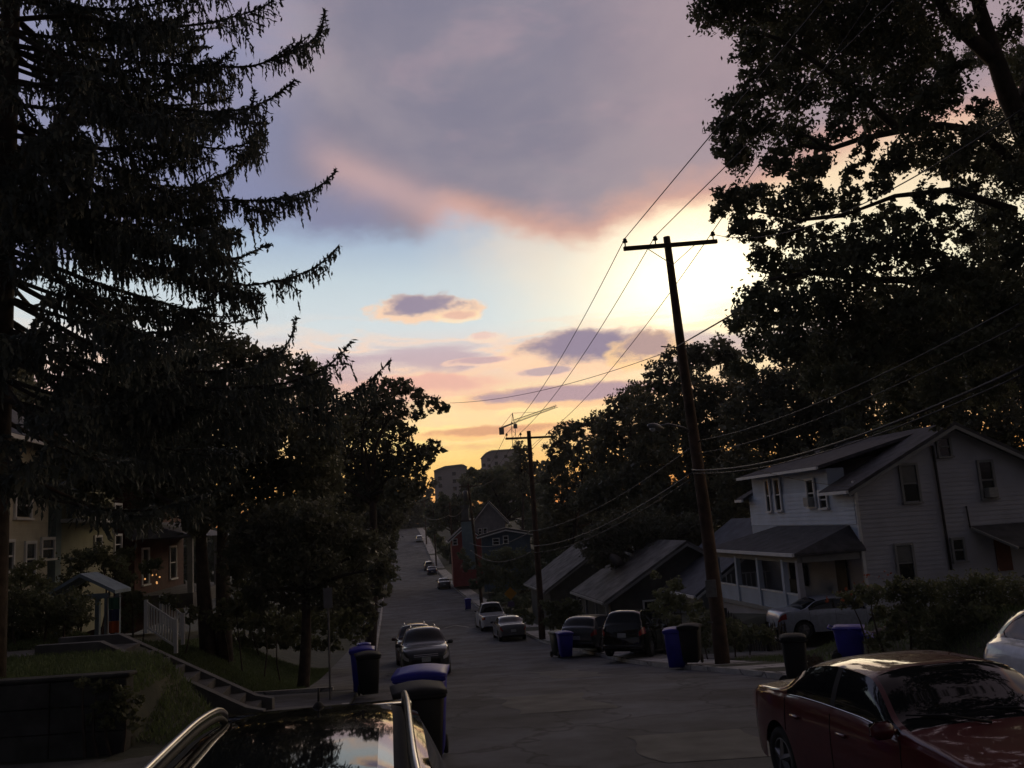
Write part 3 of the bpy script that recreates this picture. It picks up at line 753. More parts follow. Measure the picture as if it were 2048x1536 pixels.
rbin('black bin beside the foot of the first utility pole', blackpl, 1383, 25.8, HEAD - .5, h=1.08)
rbin('blue bin with propped lid between the silver sedan and the red car', bluepl, 1702, 22.0, HEAD + 1.0, h=.85, w=.62, lid_open=True)
rbin('narrow black bin on the apron left of the red car', blackpl, 1588, 17.2, HEAD + 1.2, h=.98, w=.40)
rbin('small blue bin on the far pavement before the yellow sign', bluepl, 941, 84, HEAD)
rbin('blue bin by the left kerb beyond the side drive', bluepl, 728, 41, HEAD, h=.9)
# ------------------------------------------------------------------ utility poles, street lamp, wires
def ins(b, p, s=1.0): return b.lathe([(.02 * s, -.16 * s), (.02 * s, -.02 * s), (.075 * s, 0), (.08 * s, .04 * s), (.05 * s, .06 * s), (.065 * s, .09 * s), (.03 * s, .13 * s), (.0 + .01, .14 * s)], 10, c=p)
def pole(label, base, top, r0, r1, arm=None, bend=0.0, group='utility poles along the right kerb'):
    t = thing('utility_pole', label, 'utility pole', base, 0, group)
    base, top = Vector(base), Vector(top); D = top - base; pts = []; rs = []
    for i in range(15):
        u = i / 14; off = bend * math.sin(u * PI) + bend * .5 * math.sin(u * 7)
        pts.append(D * u + Vector((off, 0, 0))); rs.append(r0 + (r1 - r0) * u)
    pts[0] = pts[0] - Vector((0, 0, .4))
    MB().tube(pts, rs, 14).build('pole', polem, t, True)
    tips = []
    if arm:
        a, c = Vector(arm[0]) - base, Vector(arm[1]) - base; m_ = (a + c) / 2
        b = MB(); d = (c - a); L = d.length
        bx = MB(); bx.box((0, 0, 0), (L, .095, .125), bev=.01)
        o = bx.build('crossarm', polem, t); o.location = m_ + Vector((0, -.16, 0))
        o.rotation_euler = (0, -math.asin(d.z / L), math.atan2(d.y, d.x))
        for q in arm[2]:
            p = a + d * q + Vector((0, -.16, .19))
            i_ = MB(); ins(i_, (0, 0, 0)); io = i_.build('insulator', cable, t, True); io.location = p; tips.append(base + p + Vector((0, 0, .12)))
        b = MB()
        for sg in (-1, 1): b.tube([m_ + d * .26 * sg + Vector((0, -.2, -.05)), m_ + Vector((0, -.17, -.62))], .014, 4)
        b.build('arm_brace', metal, t)
    return t, tips
def wire(label, pts, r=.009, sag=0.3, group=None, n=26):
    P_ = []
    for a, c in zip(pts[:-1], pts[1:]):
        a, c = Vector(a), Vector(c)
        for i in range(n): u = i / n; P_.append(a.lerp(c, u) - Vector((0, 0, sag * 4 * u * (1 - u))))
    P_.append(Vector(pts[-1])); o = MB().tube(P_, r, 5).build('power_line', cable, smooth=True)
    return tag(o, label, 'power line', group or 'overhead wires of the street')
Y1 = 25.0
b1 = at(1445, 1323, Y1); b1.z = H(b1.x, b1.y)
p1, tips1 = pole('tall leaning utility pole nearest us, with a three-wire crossarm and a street lamp', b1, at(1332, 474, Y1), .215, .105, (at(1246, 501, Y1 - .2), at(1432, 486, Y1 + .2), (.02, .34, .96)), .05)
Y2 = 51.0
b2 = at(1085, 1284, Y2); b2.z = H(b2.x, b2.y)
p2, tips2 = pole('second utility pole, dark against the sunset with a crossarm beside the crane', b2, at(1057, 862, Y2), .20, .12, (at(1011, 878, Y2 - .2), at(1103, 874, Y2 + .2), (.03, .33, .95)), .03)
Y3 = 86.0
b3 = st(8.75, Y3); b3.z = H(b3.x, Y3)
p3, _ = pole('third utility pole with a pale transformer can near its top, behind the pickup truck', b3, at(936, 966, Y3), .17, .11)
tz = at(938, 992, Y3) - b3
b = MB(); b.lathe([(.05, -.52), (.26, -.5), (.27, .42), (.24, .5), (.05, .55)], 14, c=tuple(tz + Vector((-.32, -.25, 0)))); b.lathe([(.03, .55), (.04, .75), (.02, .8)], 8, c=tuple(tz + Vector((-.32, -.25, 0)))); b.build('transformer', metal, p3, True)
b = MB(); b.box(tuple(tz + Vector((0, -.2, .95))), (1.9, .1, .12)); b.build('crossarm', polem, p3)
for i, (px, pyt, Y, lb) in enumerate(((897, 1005, 122, 'fourth utility pole, tilted, before the far houses'), (848, 1010, 168, 'utility pole rising beside the navy car'), (838, 1000, 208, 'utility pole beside the highest white car'))):
    bb = st(8.8, Y); bb.z = H(bb.x, Y); tp = at(px, pyt, Y); tp.x = bb.x - .1
    pt, _ = pole(lb, bb, tp, .17, .11)
    b = MB(); b.box((-.1, -.2, tp.z - bb.z - .5), (2.0, .1, .12)); b.build('crossarm', polem, pt)
# street lamp on the first pole
root = at(1396, 872, Y1) - b1
lamp = thing('street_lamp', 'unlit grey cobra-head street lamp on the first leaning pole', 'street lamp', tuple(b1 + root))
hd = at(1302, 852, Y1 - .5) - (b1 + root)
b = MB(); b.tube([(0, 0, 0), hd * .3 + Vector((0, 0, .16)), hd * .62 + Vector((0, 0, .17)), hd * .86 + Vector((0, 0, .03))], [.035, .03, .028, .028], 8); b.build('lamp_arm', metal, lamp, True)
b = MB()
ax = hd.normalized(); pts = [hd * (.74 + .055 * i) for i in range(7)]
b.tube(pts, [.035, .07, .095, .105, .10, .08, .035], 12); lh = b.build('lamp_head', metal, lamp, True)
b = MB(); b.lathe([(.02, -.08), (.06, -.06), (.085, -.02), (.09, .02)], 12, c=tuple(hd * .97 + Vector((0, 0, -.075)))); b.build('lamp_lens', clearlens, lamp, True)
# pole hardware
b = MB(); b.box(tuple(at(1419, 1176, Y1) - b1 + Vector((0, -.2, 0))), (.30, .05, .48), bev=.01); b.build('notice_board', mat('faded board', (.18, .18, .18), .8, .2, 9), p1)
for py, s in ((700, .5), (1250, .3)):
    q = at(1355 if py == 700 else 1436, py, Y1) - b1; b = MB(); b.tube([q + Vector((-s, -.1, .12)), q + Vector((s * .8, -.1, 0))], .02, 5); b.build('bracket', metal, p1)
# conductors: first pole to second pole, and on towards us up into the oak
nm = ('outer left', 'middle', 'right-hand')
ends_up = ((1432, 258), (1470, 314), (1462, 436))
for k in range(3):
    A, B = tips1[k], tips2[k]
    wire(('left conductor', 'middle conductor', 'right conductor')[k] + ' from the tip of the first pole down to the second pole', [A, B], .013, .55)
    # near span: parallel to the street, through the pixel where it enters the oak
    best = None
    for Yq in np.arange(10, Y1 - 1.0, .1):
        q = at(*ends_up[k], Yq); e = abs((q.x - A.x) - SL * 0 - (A.y - q.y) * SL)
        if best is None or e < best[0]: best = (e, q.copy())
    q = best[1]; D = (q - A); E_ = A + D * (24.0 / max(1e-3, A.y - q.y)) if A.y - q.y > 2 else A + Vector((3.4, -24, 4))
    wire(('left conductor', 'middle conductor', 'right conductor')[k] + ' climbing from the first pole into the oak above us', [A, E_], .013, .0)
def wpx(label, pts, r=.012, sag=0.0): wire(label, [at(*p) for p in pts], r, sag)
for k, (px, py) in enumerate(((948, 985), (955, 984), (962, 983))):
    wire('far conductor %s second pole and third pole' % ('left of the pair between', 'midway between', 'rightmost between')[k], [tips2[k], at(px - 8, py - 8, Y3 - .2)], .014, .5)
wpx('thick cable from the first pole rising right towards the oak', [(1356, 692, Y1 - .2), (1466, 628, 17)], .02, .0)
wpx('thin line crossing the sunset from the maple to the first pole', [(900, 806, 40), (1345, 700, Y1 - .2)], .010, .35)
wpx('upper service line from the first pole to the right edge', [(1404, 880, Y1 - .25), (2060, 596, 10)], .012, .25)
wpx('lower service line from the first pole to the right edge', [(1398, 906, Y1 - .25), (2060, 640, 9.5)], .009, .25)
wpx('thick telephone cable from the first pole over the white house roof', [(1384, 940, Y1 - .25), (2060, 728, 10)], .022, .35)
wpx('second telephone cable just below the thick one', [(1386, 946, Y1 - .25), (2060, 742, 10)], .012, .35)
wpx('thin line through the oak at the upper right', [(1432, 470, Y1), (2060, 208, 9)], .010, .6)
wpx('upper cable from the first pole down to the second pole', [(1400, 882, Y1 - .25), (1063, 1062, Y2)], .016, .5)
wpx('middle cable from the first pole down to the second pole', [(1390, 942, Y1 - .25), (1066, 1092, Y2)], .022, .5)
wpx('lowest cable from the first pole down to the second pole', [(1396, 948, Y1 - .25), (1068, 1105, Y2)], .014, .5)
wpx('cable sagging from the second pole to the third pole, upper of two', [(1063, 1062, Y2), (940, 1086, Y3)], .022, .6)
wpx('cable sagging from the second pole to the third pole, lower of two', [(1068, 1100, Y2), (941, 1100, Y3)], .022, .9)
wpx('service drop from the second pole to the blue house', [(1061, 960, Y2), (1190, 905, 58)], .012, .5)
wpx('cable from the third pole up the far hill', [(937, 1000, Y3), (897, 1030, 122)], .03, .8)
wpx('pair of cables between the fourth pole and the hill poles', [(897, 1030, 122), (845, 1030, 168)], .03, .8)
wpx('thin service drop from the first pole to the eave of the white house', [(1400, 905, Y1 - .2), (1722, 975, 33)], .009, .2)

# ------------------------------------------------------------------ houses
ex = Vector((math.cos(HEAD), math.sin(HEAD), 0)); ey = Vector((-math.sin(HEAD), math.cos(HEAD), 0))
def on_l(px, py, l):
    """point of a pixel's ray at lateral distance l"""
    Y = 3.0
    pv = None
    while Y < 500:
        p = at(px, py, Y); v = p.x + SL * Y - l
        if pv is not None and pv * v <= 0: return p
        pv = v; Y += 0.05
    return at(px, py, 40)
def window(parent, kind, x, y, z, w, h, face, frame_m=trim_m, pm=pane_m, ac=False, shade=None):
    """window on a wall; face = 'S' (wall looks towards us, -Y) or 'W' (looks to the street, -X) or 'E'"""
    wd = bpy.data.objects.new('window', None); link(wd, parent); wd.location = (x, y, z)
    wd.rotation_euler = (0, 0, {'S': 0, 'W': -PI / 2, 'E': PI / 2}[face]); wd.empty_display_size = .2
    b = MB(); f = .09
    b.box((-w / 2 - f / 2, -.03, 0), (f, .07, h + 2 * f)); b.box((w / 2 + f / 2, -.03, 0), (f, .07, h + 2 * f)); b.box((0, -.03, h / 2 + f / 2), (w, .07, f)); b.build('frame', frame_m, wd)
    b = MB(); b.box((0, -.05, -h / 2 - f / 2 - .01), (w + 2 * f + .06, .14, .07)); b.build('sill', frame_m, wd)
    b = MB(); b.box((0, -.012, 0), (w, .035, .045)); b.build('sash_bar', frame_m, wd)
    for q in (-1, 1): b = MB(); b.box((0, -.004 + .0 * q, q * (h / 4 + .008)), (w - .02, .012, h / 2 - .05)); b.build('pane', pm, wd)
    if shade is not None: b = MB(); b.box((0, .004 - .018, h / 4 + .01), (w - .04, .006, h / 2 - .06)); b.build('blind', shade, wd)
    if ac: b = MB(); b.box((0, -.16, -h / 2 + .2), (w * .8, .3, .38), bev=.02); b.build('air_conditioner', mat('dirty white metal', (.35, .35, .33), .6, .15, 9), wd)
    return wd
def roof_gable(parent, w, d, z0, rise, m, over=.45, xo=0, y0=0, th=.14, fascia=trim_m):
    """ridge along Y over x 0..w, y 0..d"""
    sl = rise / (w / 2); zl = z0 - over * sl
    for sg in (0, 1):
        xe = -over if sg == 0 else w + over; xm = w / 2
        b = MB(); b.prism([(xo + xe, zl), (xo + xm, z0 + rise), (xo + xm, z0 + rise + th), (xo + xe, zl + th)], y0 - over, y0 + d + over); b.build('roof_slope', m, parent)
        b = MB(); b.prism([(xo + xe, zl - .14), (xo + xm, z0 + rise - .14), (xo + xm, z0 + rise - .003), (xo + xe, zl - .003)], y0 - over - .03, y0 - over + .01); b.build('rake_board', fascia, parent)
        b = MB(); b.box((xo + xe + (-.05 if sg == 0 else .05), y0 + d / 2, zl + .03), (.10, d + 2 * over, .12)); b.build('gutter', fascia, parent)
def gable_walls(parent, w, d, z0, rise, m, base=-.8, x0=0, y0=0):
    b = MB(); b.prism([(x0, base), (x0 + w, base), (x0 + w, z0), (x0 + w / 2, z0 + rise), (x0, z0)], y0, y0 + d); return b.build('wall', m, parent)
def house(label, corner, w, d, eave, rise, wm, rm, wins=(), group=None, over=.45, fascia=trim_m, name='house', base=-1.5):
    t = thing(name, label, 'house', corner, HEAD, group)
    gable_walls(t, w, d, eave, rise, wm, base); roof_gable(t, w, d, eave, rise, rm, over, fascia=fascia)
    for wn_ in wins: window(t, *wn_) if not isinstance(wn_, dict) else window(t, **wn_)
    return t
# ---- the white house on the right
c0 = at(1716, 1050, 33.0); ZG = -1.5
WH = thing('white_house', 'two-storey white sided house with columned corner porch, right of the leaning pole', 'house', (c0.x, c0.y, ZG), HEAD)
def loc(p): d = p - Vector((c0.x, c0.y, ZG)); return Vector((d.dot(ex), d.dot(ey), d.z))
def s_pt(px, py, yl=0.0):            # local point on the gable wall plane
    n = ey; o = Vector((c0.x, c0.y, ZG)) + ey * yl; r = ray(px, py); t = (o - CAM).dot(n) / r.dot(n); return loc(CAM + r * t)
def w_pt(px, py, xl=0.0):            # local point on the street front plane
    n = ex; o = Vector((c0.x, c0.y, ZG)) + ex * xl; r = ray(px, py); t = (o - CAM).dot(n) / r.dot(n); return loc(CAM + r * t)
apex = s_pt(1893, 853); we = s_pt(1712, 972).z; wid = apex.x * 2
dep = w_pt(1505, 1045).y
dep = min(max(dep, 8), 13)
rise = apex.z - we
gw = MB(); gw.prism([(0, -1.2), (wid, -1.2), (wid, we), (wid / 2, apex.z), (0, we)], 0.0, dep); gw.build('wall', shaded_white, WH)
b = MB(); b.box((-.02, dep / 2, (we - .0) / 2 + 1.2), (.05, dep - .004, we - 2.4)); b.build('front_siding', dusk_white, WH)
dy0, dy1 = w_pt(1655, 950).y, w_pt(1503, 955).y
dze = w_pt(1575, 948).z
sl_ = rise / (wid / 2); ov = .5; zl = we - ov * sl_
for ya_, yb2, xa_, sides in ((-ov, dy0 - .1, -ov, 1), (dy1 + .1, dep + ov, -ov, 1), (dy0 - .098, dy1 + .098, wid * .3, 0)):
    za_ = we + xa_ * sl_
    b = MB(); b.prism([(xa_, za_), (wid / 2, apex.z), (wid / 2, apex.z + .14), (xa_, za_ + .14)], ya_, yb2); b.build('roof_slope', shingle, WH)
    if sides: b = MB(); b.box((xa_ - .05, (ya_ + yb2) / 2, zl + .03), (.10, yb2 - ya_, .12)); b.build('gutter', trim_m, WH)
b = MB(); b.prism([(wid + ov, zl), (wid / 2 + .002, apex.z), (wid / 2 + .002, apex.z + .14), (wid + ov, zl + .14)], -ov, dep + ov); b.build('roof_slope', shingle, WH)
for sg in (0, 1):
    xe = -ov if sg == 0 else wid + ov
    b = MB(); b.prism([(xe, zl - .14), (wid / 2, apex.z - .14), (wid / 2, apex.z - .003), (xe, zl - .003)], -ov - .03, -ov + .01); b.build('rake_board', dulltrim, WH)
b = MB(); b.box((0.02, -.04, we / 2 + .2), (.12, .1, we)); b.build('corner_board', trim_m, WH)
def courses(name, m, zlo, zhi, ext, face, off, step=.17, parent=WH):
    b = MB(); z = zlo
    while z < zhi - .02:
        z1 = min(z + step, zhi); (a0, a1), (c0_, c1_) = ext(z), ext(z1)
        mk = (lambda t, o, zz: (t, -o, zz)) if face == 'S' else (lambda t, o, zz: (-o, t, zz))
        if c1_ - c0_ < .05: break
        b.add([mk(a0, off + .024, z), mk(a1, off + .024, z), mk(c1_, off + .004, z1), mk(c0_, off + .004, z1), mk(a0, off + .002, z), mk(a1, off + .002, z)], [(0, 1, 2, 3), (4, 5, 1, 0)]); z = z1
    o = b.build(name, m, parent, fix=False); o['kind'] = 'stuff'
shaded_plain = mat('plain white shaded grey', (.50, .50, .55), .7, .1, 1.2); dusk_plain = mat('plain white with dusk tint', (.60, .68, .80), .7, .08, 1.2)  # plain copies of the house white: gable shade and dusk blue painted in
courses('siding', shaded_plain, -.6, apex.z - .1, lambda z: (.09 if z < we else .09 + (z - we) / rise * wid / 2, wid if z < we else wid - (z - we) / rise * wid / 2), 'S', 0.0)
courses('siding', dusk_plain, w_pt(1711, 1049).z + .02, we - .05, lambda z: (.0, dep), 'W', .045)
b = MB(); pa = s_pt(1862, 892); pb = s_pt(1900, 1140); b.tube([(pa.x, -.09, pa.z), (pb.x, -.09, pb.z)], .05, 8); b.build('drain_pipe', cable, WH, True)
b = MB(); pa = s_pt(1930, 1012); pb = s_pt(1938, 1055); b.tube([(pa.x, -.07, pa.z), (pb.x, -.07, pb.z)], .03, 6); b.build('meter_conduit', cable, WH, True)
def rect_s(x0, y0, x1, y1): a, c = s_pt(x0, y0), s_pt(x1, y1); return (a.x + c.x) / 2, -.032, (a.z + c.z) / 2, abs(c.x - a.x), abs(a.z - c.z)
blind = mat('window blind', (.2, .2, .19), .8, .1, 4)
for r_, kw in (((1799, 932, 1838, 1002), dict(shade=blind)), ((1955, 925, 1990, 995), dict(ac=True)), ((1790, 1092, 1829, 1160), dict(shade=blind)), ((1903, 1080, 1928, 1120), {}), ((1873, 877, 1899, 911), {})):
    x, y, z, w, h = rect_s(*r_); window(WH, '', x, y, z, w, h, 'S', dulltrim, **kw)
def rect_w(x0, y0, x1, y1): a, c = w_pt(x0, y0), w_pt(x1, y1); return -.080, (a.y + c.y) / 2, (a.z + c.z) / 2, abs(c.y - a.y), abs(a.z - c.z)
for r_, kw in (((1534, 962, 1547, 1021), {}), ((1552, 960, 1568, 1019), {}), ((1617, 961, 1636, 1012), dict(ac=True)), ((1643, 984, 1660, 1014), {})):
    x, y, z, w, h = rect_w(*r_); window(WH, '', x, y, z, w, h, 'W', trim_m, **kw)
# wide shed dormer on the street slope
b = MB(); b.box((.35, (dy0 + dy1) / 2, (we + dze) / 2 - .1), (.74, dy1 - dy0 - .02, dze - we + .2)); b.build('dormer_wall', dusk_white, WH)
b = MB(); b.prism([(-.55, dze - .02), (wid * .47, apex.z - .15), (wid * .47, apex.z - .03), (-.55, dze + .12)], dy0 - .35, dy1 + .35); b.build('dormer_roof', shingle, WH)
b = MB(); b.box((-.6, (dy0 + dy1) / 2, dze + .03), (.1, dy1 - dy0 + .7, .12)); b.build('gutter', trim_m, WH)
# porch
pz = w_pt(1711, 1049).z; pd = 2.5
pe = loc(on_l(1600, 1113, 0)) if False else None
n = ex; o_ = Vector((c0.x, c0.y, ZG)) - ex * pd
def p_pt(px, py): return w_pt(px, py, -pd)
ez = p_pt(1520, 1106).z; y_far = p_pt(1432, 1108).y; zfl = p_pt(1520, 1212).z
y_far = min(max(y_far, 7), 12)
b = MB(); b.add([(-pd - .35, -.35, ez), (-pd - .35, y_far + .35, ez), (.0, y_far - 1.6, pz), (.0, .55, pz), (.0, -.35, ez), (0, y_far + .35, ez),
                 (-pd - .35, -.35, ez + .09), (-pd - .35, y_far + .35, ez + .09), (0, -.35, ez + .09), (0, y_far + .35, ez + .09)],
                [(6, 7, 2, 3), (6, 3, 8), (7, 9, 2), (0, 1, 7, 6), (0, 6, 8, 4), (0, 4, 5, 1), (1, 5, 9, 7)]); b.build('porch_roof', shingle, WH)
b = MB(); b.box((-pd - .40, y_far / 2, ez + .03), (.10, y_far + .7, .12)); b.build('gutter', trim_m, WH)
b = MB(); b.box((-pd, y_far / 2, ez - .16), (.18, y_far, .24)); b.box((-pd / 2, 0.05, ez - .16), (pd - .2, .16, .24)); b.build('porch_beam', dulltrim, WH)
b = MB(); b.box((-pd / 2 - .02, y_far / 2, zfl - .02), (pd + .2, y_far + .1, .16)); b.build('porch_floor', dulltrim, WH)
b = MB(); b.box((-pd + .04, y_far / 2, zfl / 2 - .4), (.1, y_far, zfl + .6)); b.build('porch_skirt', shaded_white, WH)
cols = [p_pt(x, 1150).y for x in (1437, 1477, 1520, 1570)] + [0.12]
zr = p_pt(1520, 1178).z
for yc in cols: b = MB(); b.box((-pd, yc, (ez + zfl) / 2 - .1), (.19, .19, ez - zfl - .2), taper=1.18); b.build('column', dusk_white if yc > 1 else shaded_white, WH)
for k, (ya, yb_) in enumerate(zip(cols[1:], cols[:-1])):
    ya, yb_ = sorted((ya, yb_))
    if yb_ - ya < .4: continue
    b = MB(); b.box((-pd, (ya + yb_) / 2, (zr + zfl) / 2), (.07, yb_ - ya - .19, zr - zfl - .06)); b.build('knee_wall', dusk_white, WH)
    b = MB(); b.box((-pd, (ya + yb_) / 2, zr + .01), (.14, yb_ - ya - .19, .06)); b.build('railing_cap', trim_m, WH)
ya, yb_ = y_far - 3.2, y_far - .4
b = MB(); b.box((-.6, y_far - .1, zr + .35), (pd - 1.0, .06, .05)); b.build('top_rail', trim_m, WH)
for i in range(9): b = MB(); b.box((-pd + .35 + i * .24, y_far - .1, zr - .02), (.04, .04, .72)); b.build('baluster', trim_m, WH)
dx_ = w_pt(1688, 1150).y
b = MB(); b.box((-.08, max(dx_, .6), zfl + 1.0), (.06, .8, 1.9)); b.build('front_door', mat('dark door', (.02, .016, .014), .5, .2, 5), WH)
b = MB(); b.box((-.08, 5.2, zfl + 1.15), (.06, 1.5, 1.1)); b.build('porch_window', pane_m, WH)
# lean-to side entry at the right
la, lb_ = s_pt(1940, 1052), s_pt(2060, 1047); lc = s_pt(2040, 1085, -1.4)
lw = max(2.5, lb_.x - la.x + 1.5)
b = MB(); b.add([(la.x, -.0, la.z), (la.x + lw, 0, la.z), (la.x + lw, -1.5, la.z - .8), (la.x + .7, -1.5, la.z - .8), (la.x, 0, la.z - .1), (la.x + lw, 0, la.z - .1), (la.x + lw, -1.5, la.z - .9), (la.x + .7, -1.5, la.z - .9)],
                [(0, 1, 2, 3), (7, 6, 5, 4), (0, 3, 7, 4), (3, 2, 6, 7)]); b.build('side_porch_roof', shingle, WH)
b = MB(); b.tube([(la.x - .02, -.02, la.z - .06), (la.x + .7, -1.53, la.z - .86)], .06, 4); b.build('rake_board', dulltrim, WH)
b = MB(); b.box((la.x + 2.0, -1.3, la.z / 2 - .5), (.14, .14, la.z - .2)); b.build('column', shaded_white, WH)
dd = s_pt(2005, 1108); b = MB(); b.box((dd.x, -.05, dd.z), (.62, .06, 1.25)); b.build('side_door', mat('orange brown door', (.16, .05, .02), .6, .2, 4), WH)
for sg in (0, 1):
    q0 = s_pt(1965, 1210, -1.0); q1 = s_pt(2040, 1150, -1.0)
b = MB(); b.tube([(q0.x, -1.2, q0.z), (q1.x, -1.2, q1.z)], .035, 6); b.build('handrail', metal, WH)
# porch seat and plant
b = MB(); b.box((0, 0, .42), (.5, 1.1, .06), bev=.02); b.box((.22, 0, .68), (.05, 1.1, .5), bev=.02)
for sx in (-.2, .2):
    for sy in (-.5, .5): b.tube([(sx, sy, 0), (sx, sy, .42)], .025, 5)
seat_pos = Vector((c0.x, c0.y, ZG)) + ex * (-1.2) + ey * (cols[2]) + Vector((0, 0, zfl + .06))
bn = thing('porch_bench', 'dark bench on the porch of the white house, seen between two columns', 'bench', seat_pos, HEAD)
bn2 = b.build('frame', mat('dark wood', (.03, .022, .018), .7, .3, 6), bn)
# picket fence before the porch
fw = mat('weathered dark picket wood', (.045, .036, .032), .85, .3, 6)
def fence(label, a, c, hgt=.95, step=.155):
    t = thing('picket_fence', label, 'fence', a); d = Vector(c) - Vector(a); L = math.hypot(d.x, d.y); n_ = int(L / step)
    ang = math.atan2(d.y, d.x)
    me = None
    for i in range(n_ + 1):
        u = i / n_; p = d * u; zz = H(a[0] + p.x, a[1] + p.y) - a[2]
        if me is None:
            b = MB(); b.prism([(-.04, 0), (.04, 0), (.04, hgt - .09), (0, hgt), (-.04, hgt - .09)], -.01, .01); o = b.build('picket', fw, t); me = o.data
        else: o = bpy.data.objects.new('picket', me); link(o, t)
        o.location = (p.x, p.y, zz + .03); o.rotation_euler = (rnd.uniform(-.03, .03), rnd.uniform(-.05, .05), ang)
    for z in (.28, .68): b = MB(); b.tube([(0, 0.03, z), (d.x, d.y + .03, z + H(c[0], c[1]) - a[2])], .03, 4); b.build('rail', fw, t)
    for u in (0, 1): b = MB(); b.box((d.x * u, d.y * u + .06, hgt * .5 + (H(c[0], c[1]) - a[2]) * u), (.1, .1, hgt + .12)); b.build('post', fw, t)
fa = at(1452, 1225, 33.0); fb = at(1535, 1250, 30.6); fc = at(1612, 1225, 32.4)
for p in (fa, fb, fc): p.z = H(p.x, p.y)
fence('dark picket fence section running from the leaning pole to the corner post', tuple(fa), tuple(fb)); fence('dark picket fence section between the corner post and the silver sedan', tuple(fb), tuple(fc))

# ---- neighbours down the right side
def down_house(label, near, far_, lw, w, rise, wall_h, wm, rm, wins=(), porch=False, fascia=trim_m):
    a = on_l(near[0], near[1], lw - .45); c = on_l(far_[0], far_[1], lw - .45)
    ze = a.z + .3; dep_ = max(6.0, (c.y - a.y) - .9); g = ze - wall_h
    cor = Vector((a.x + .45, a.y + .45, g))
    t = house(label, cor, w, dep_, wall_h, rise, wm, rm, (), fascia=dulltrim if 'white' not in label else trim_m, base=-2.5)
    for q in wins: window(t, '', *q)
    return t, cor, dep_
palew = mat('pale grey siding', (.4, .41, .43), .75, .1, 2, bump=.5, wave=2.6)
shB = mat('slate blue shingles', (.11, .115, .14), .85, .25, 2.0, .6, 18)
hb, cb, db = down_house('low white gabled house with a long slate roof just beyond the white two-storey house', (1388, 1196), (1345, 1205), 14.5, 9.0, 3.0, 2.9, palew, shB, [(4.5, 0, 3.4, .9, 1.1, 'S')])
hd_, cdn, ddp = down_house('low bungalow with pale drooping porch roof behind the dark wagon', (1205, 1210), (1140, 1187), 11.2, 8.5, 2.5, 2.5, mat('drab siding', (.10, .10, .09), .8, .2, 2), shingle2, [(2.2, 0, 1.6, .8, 1.1, 'S'), (6.0, 0, 1.6, .8, 1.1, 'S')])
hc, cc_, dc_ = down_house('bungalow with pale grey roof just right of the second utility pole', (1088, 1186), (1047, 1170), 11.4, 9.5, 3.1, 2.7, mat('drab siding', (.10, .10, .09)), shingle2, [(2.4, 0, 1.7, .8, 1.1, 'S')])
b = MB(); b.lathe([(.05, 0), (.28, .03), (.42, .16), (.44, .19)], 14, c=(0, 0, 0)); so = b.build('dish', mat('dark dish', (.05, .05, .05), .6, .1), None, True)
dp = cdn + ex * 1.3 + ey * 3.5 + Vector((0, 0, 3.75)); dt = thing('satellite_dish', 'dark satellite dish on the pale bungalow roof behind the dark wagon', 'satellite dish', dp); so.parent = dt; so.rotation_euler = (.9, 0, .7); so.location = (0, 0, .35)
b = MB(); b.tube([(0, 0, -.3), (0, .1, .35)], .03, 6); b.build('mast', metal, dt)
# porch posts of the bungalow
for i in range(4):
    q = cdn + ex * (-.15) + ey * (ddp * i / 3); 
    b = MB(); b.box((-.2, ddp * i / 3, 1.1), (.13, .13, 2.3)); b.build('porch_post', dulltrim, hd_)
# far houses: blue gable, red house with teal bay, grey house behind
def gable_front(label, px0, px1, y_eave, y_apex, y_base, Y, wm, rm, wins, dep_=8, fascia=trim_m, rz=0.0):
    a = at(px0, y_eave, Y); c = at(px1, y_eave, Y); ap = at((px0 + px1) / 2, y_apex, Y); ba = at(px0, y_base, Y)
    w = (c - a).length; t = thing('house', label, 'house', (a.x, a.y, ba.z), rz)
    gable_walls(t, w, dep_, a.z - ba.z, ap.z - a.z, wm, -4); roof_gable(t, w, dep_, a.z - ba.z, ap.z - a.z, rm, .5, fascia=fascia, th=.2)
    for x0, z0, x1, z1 in wins:
        p, q = at(x0, z0, Y), at(x1, z1, Y); window(t, '', (p.x + q.x) / 2 - a.x, 0, (p.z + q.z) / 2 - ba.z, abs(q.x - p.x), abs(p.z - q.z), 'S')
    return t
bluew = mat('slate blue siding', (.10, .145, .20), .75, .15, 2, bump=.5, wave=2.6)
redw = mat('barn red siding', (.27, .06, .055), .75, .15, 2, bump=.5, wave=2.6)
if True: gable_front('slate blue gabled house with white trim beyond the second pole', 963, 1060, 1073, 1059, 1110, 96, bluew, shingle, [(986, 1078, 998, 1088), (1007, 1073, 1016, 1086)], 9, rz=.02)
gable_front('barn red house left of the blue house, with white framed windows', 903, 962, 1078, 1052, 1110, 112, redw, shingle, [(906, 1079, 914, 1089)], 9, rz=.1)
tq = at(937, 1073, 104); tb = at(937, 1092, 104)
t = thing('teal_extension', 'pale teal boxy extension between the red house and the blue house', 'extension', (tq.x, tq.y, tb.z - 2.5)); b = MB(); b.box((0, 0, 2.6), (1.4, 2.5, 5.6)); b.build('wall', mat('pale teal siding', (.24, .32, .34), .7, .1, 3, bump=.5, wave=2.6), t); b = MB(); b.box((0, 0, 5.45), (1.6, 2.7, .14)); b.build('roof', shingle, t)
gable_front('tall grey house with a steep gable behind the red and blue houses', 948, 1010, 1042, 1004, 1075, 125, mat('mid grey siding', (.28, .28, .29), .8, .15, 2), shingle, [(957, 1058, 963, 1068), (967, 1057, 974, 1067)], 9, rz=.0)
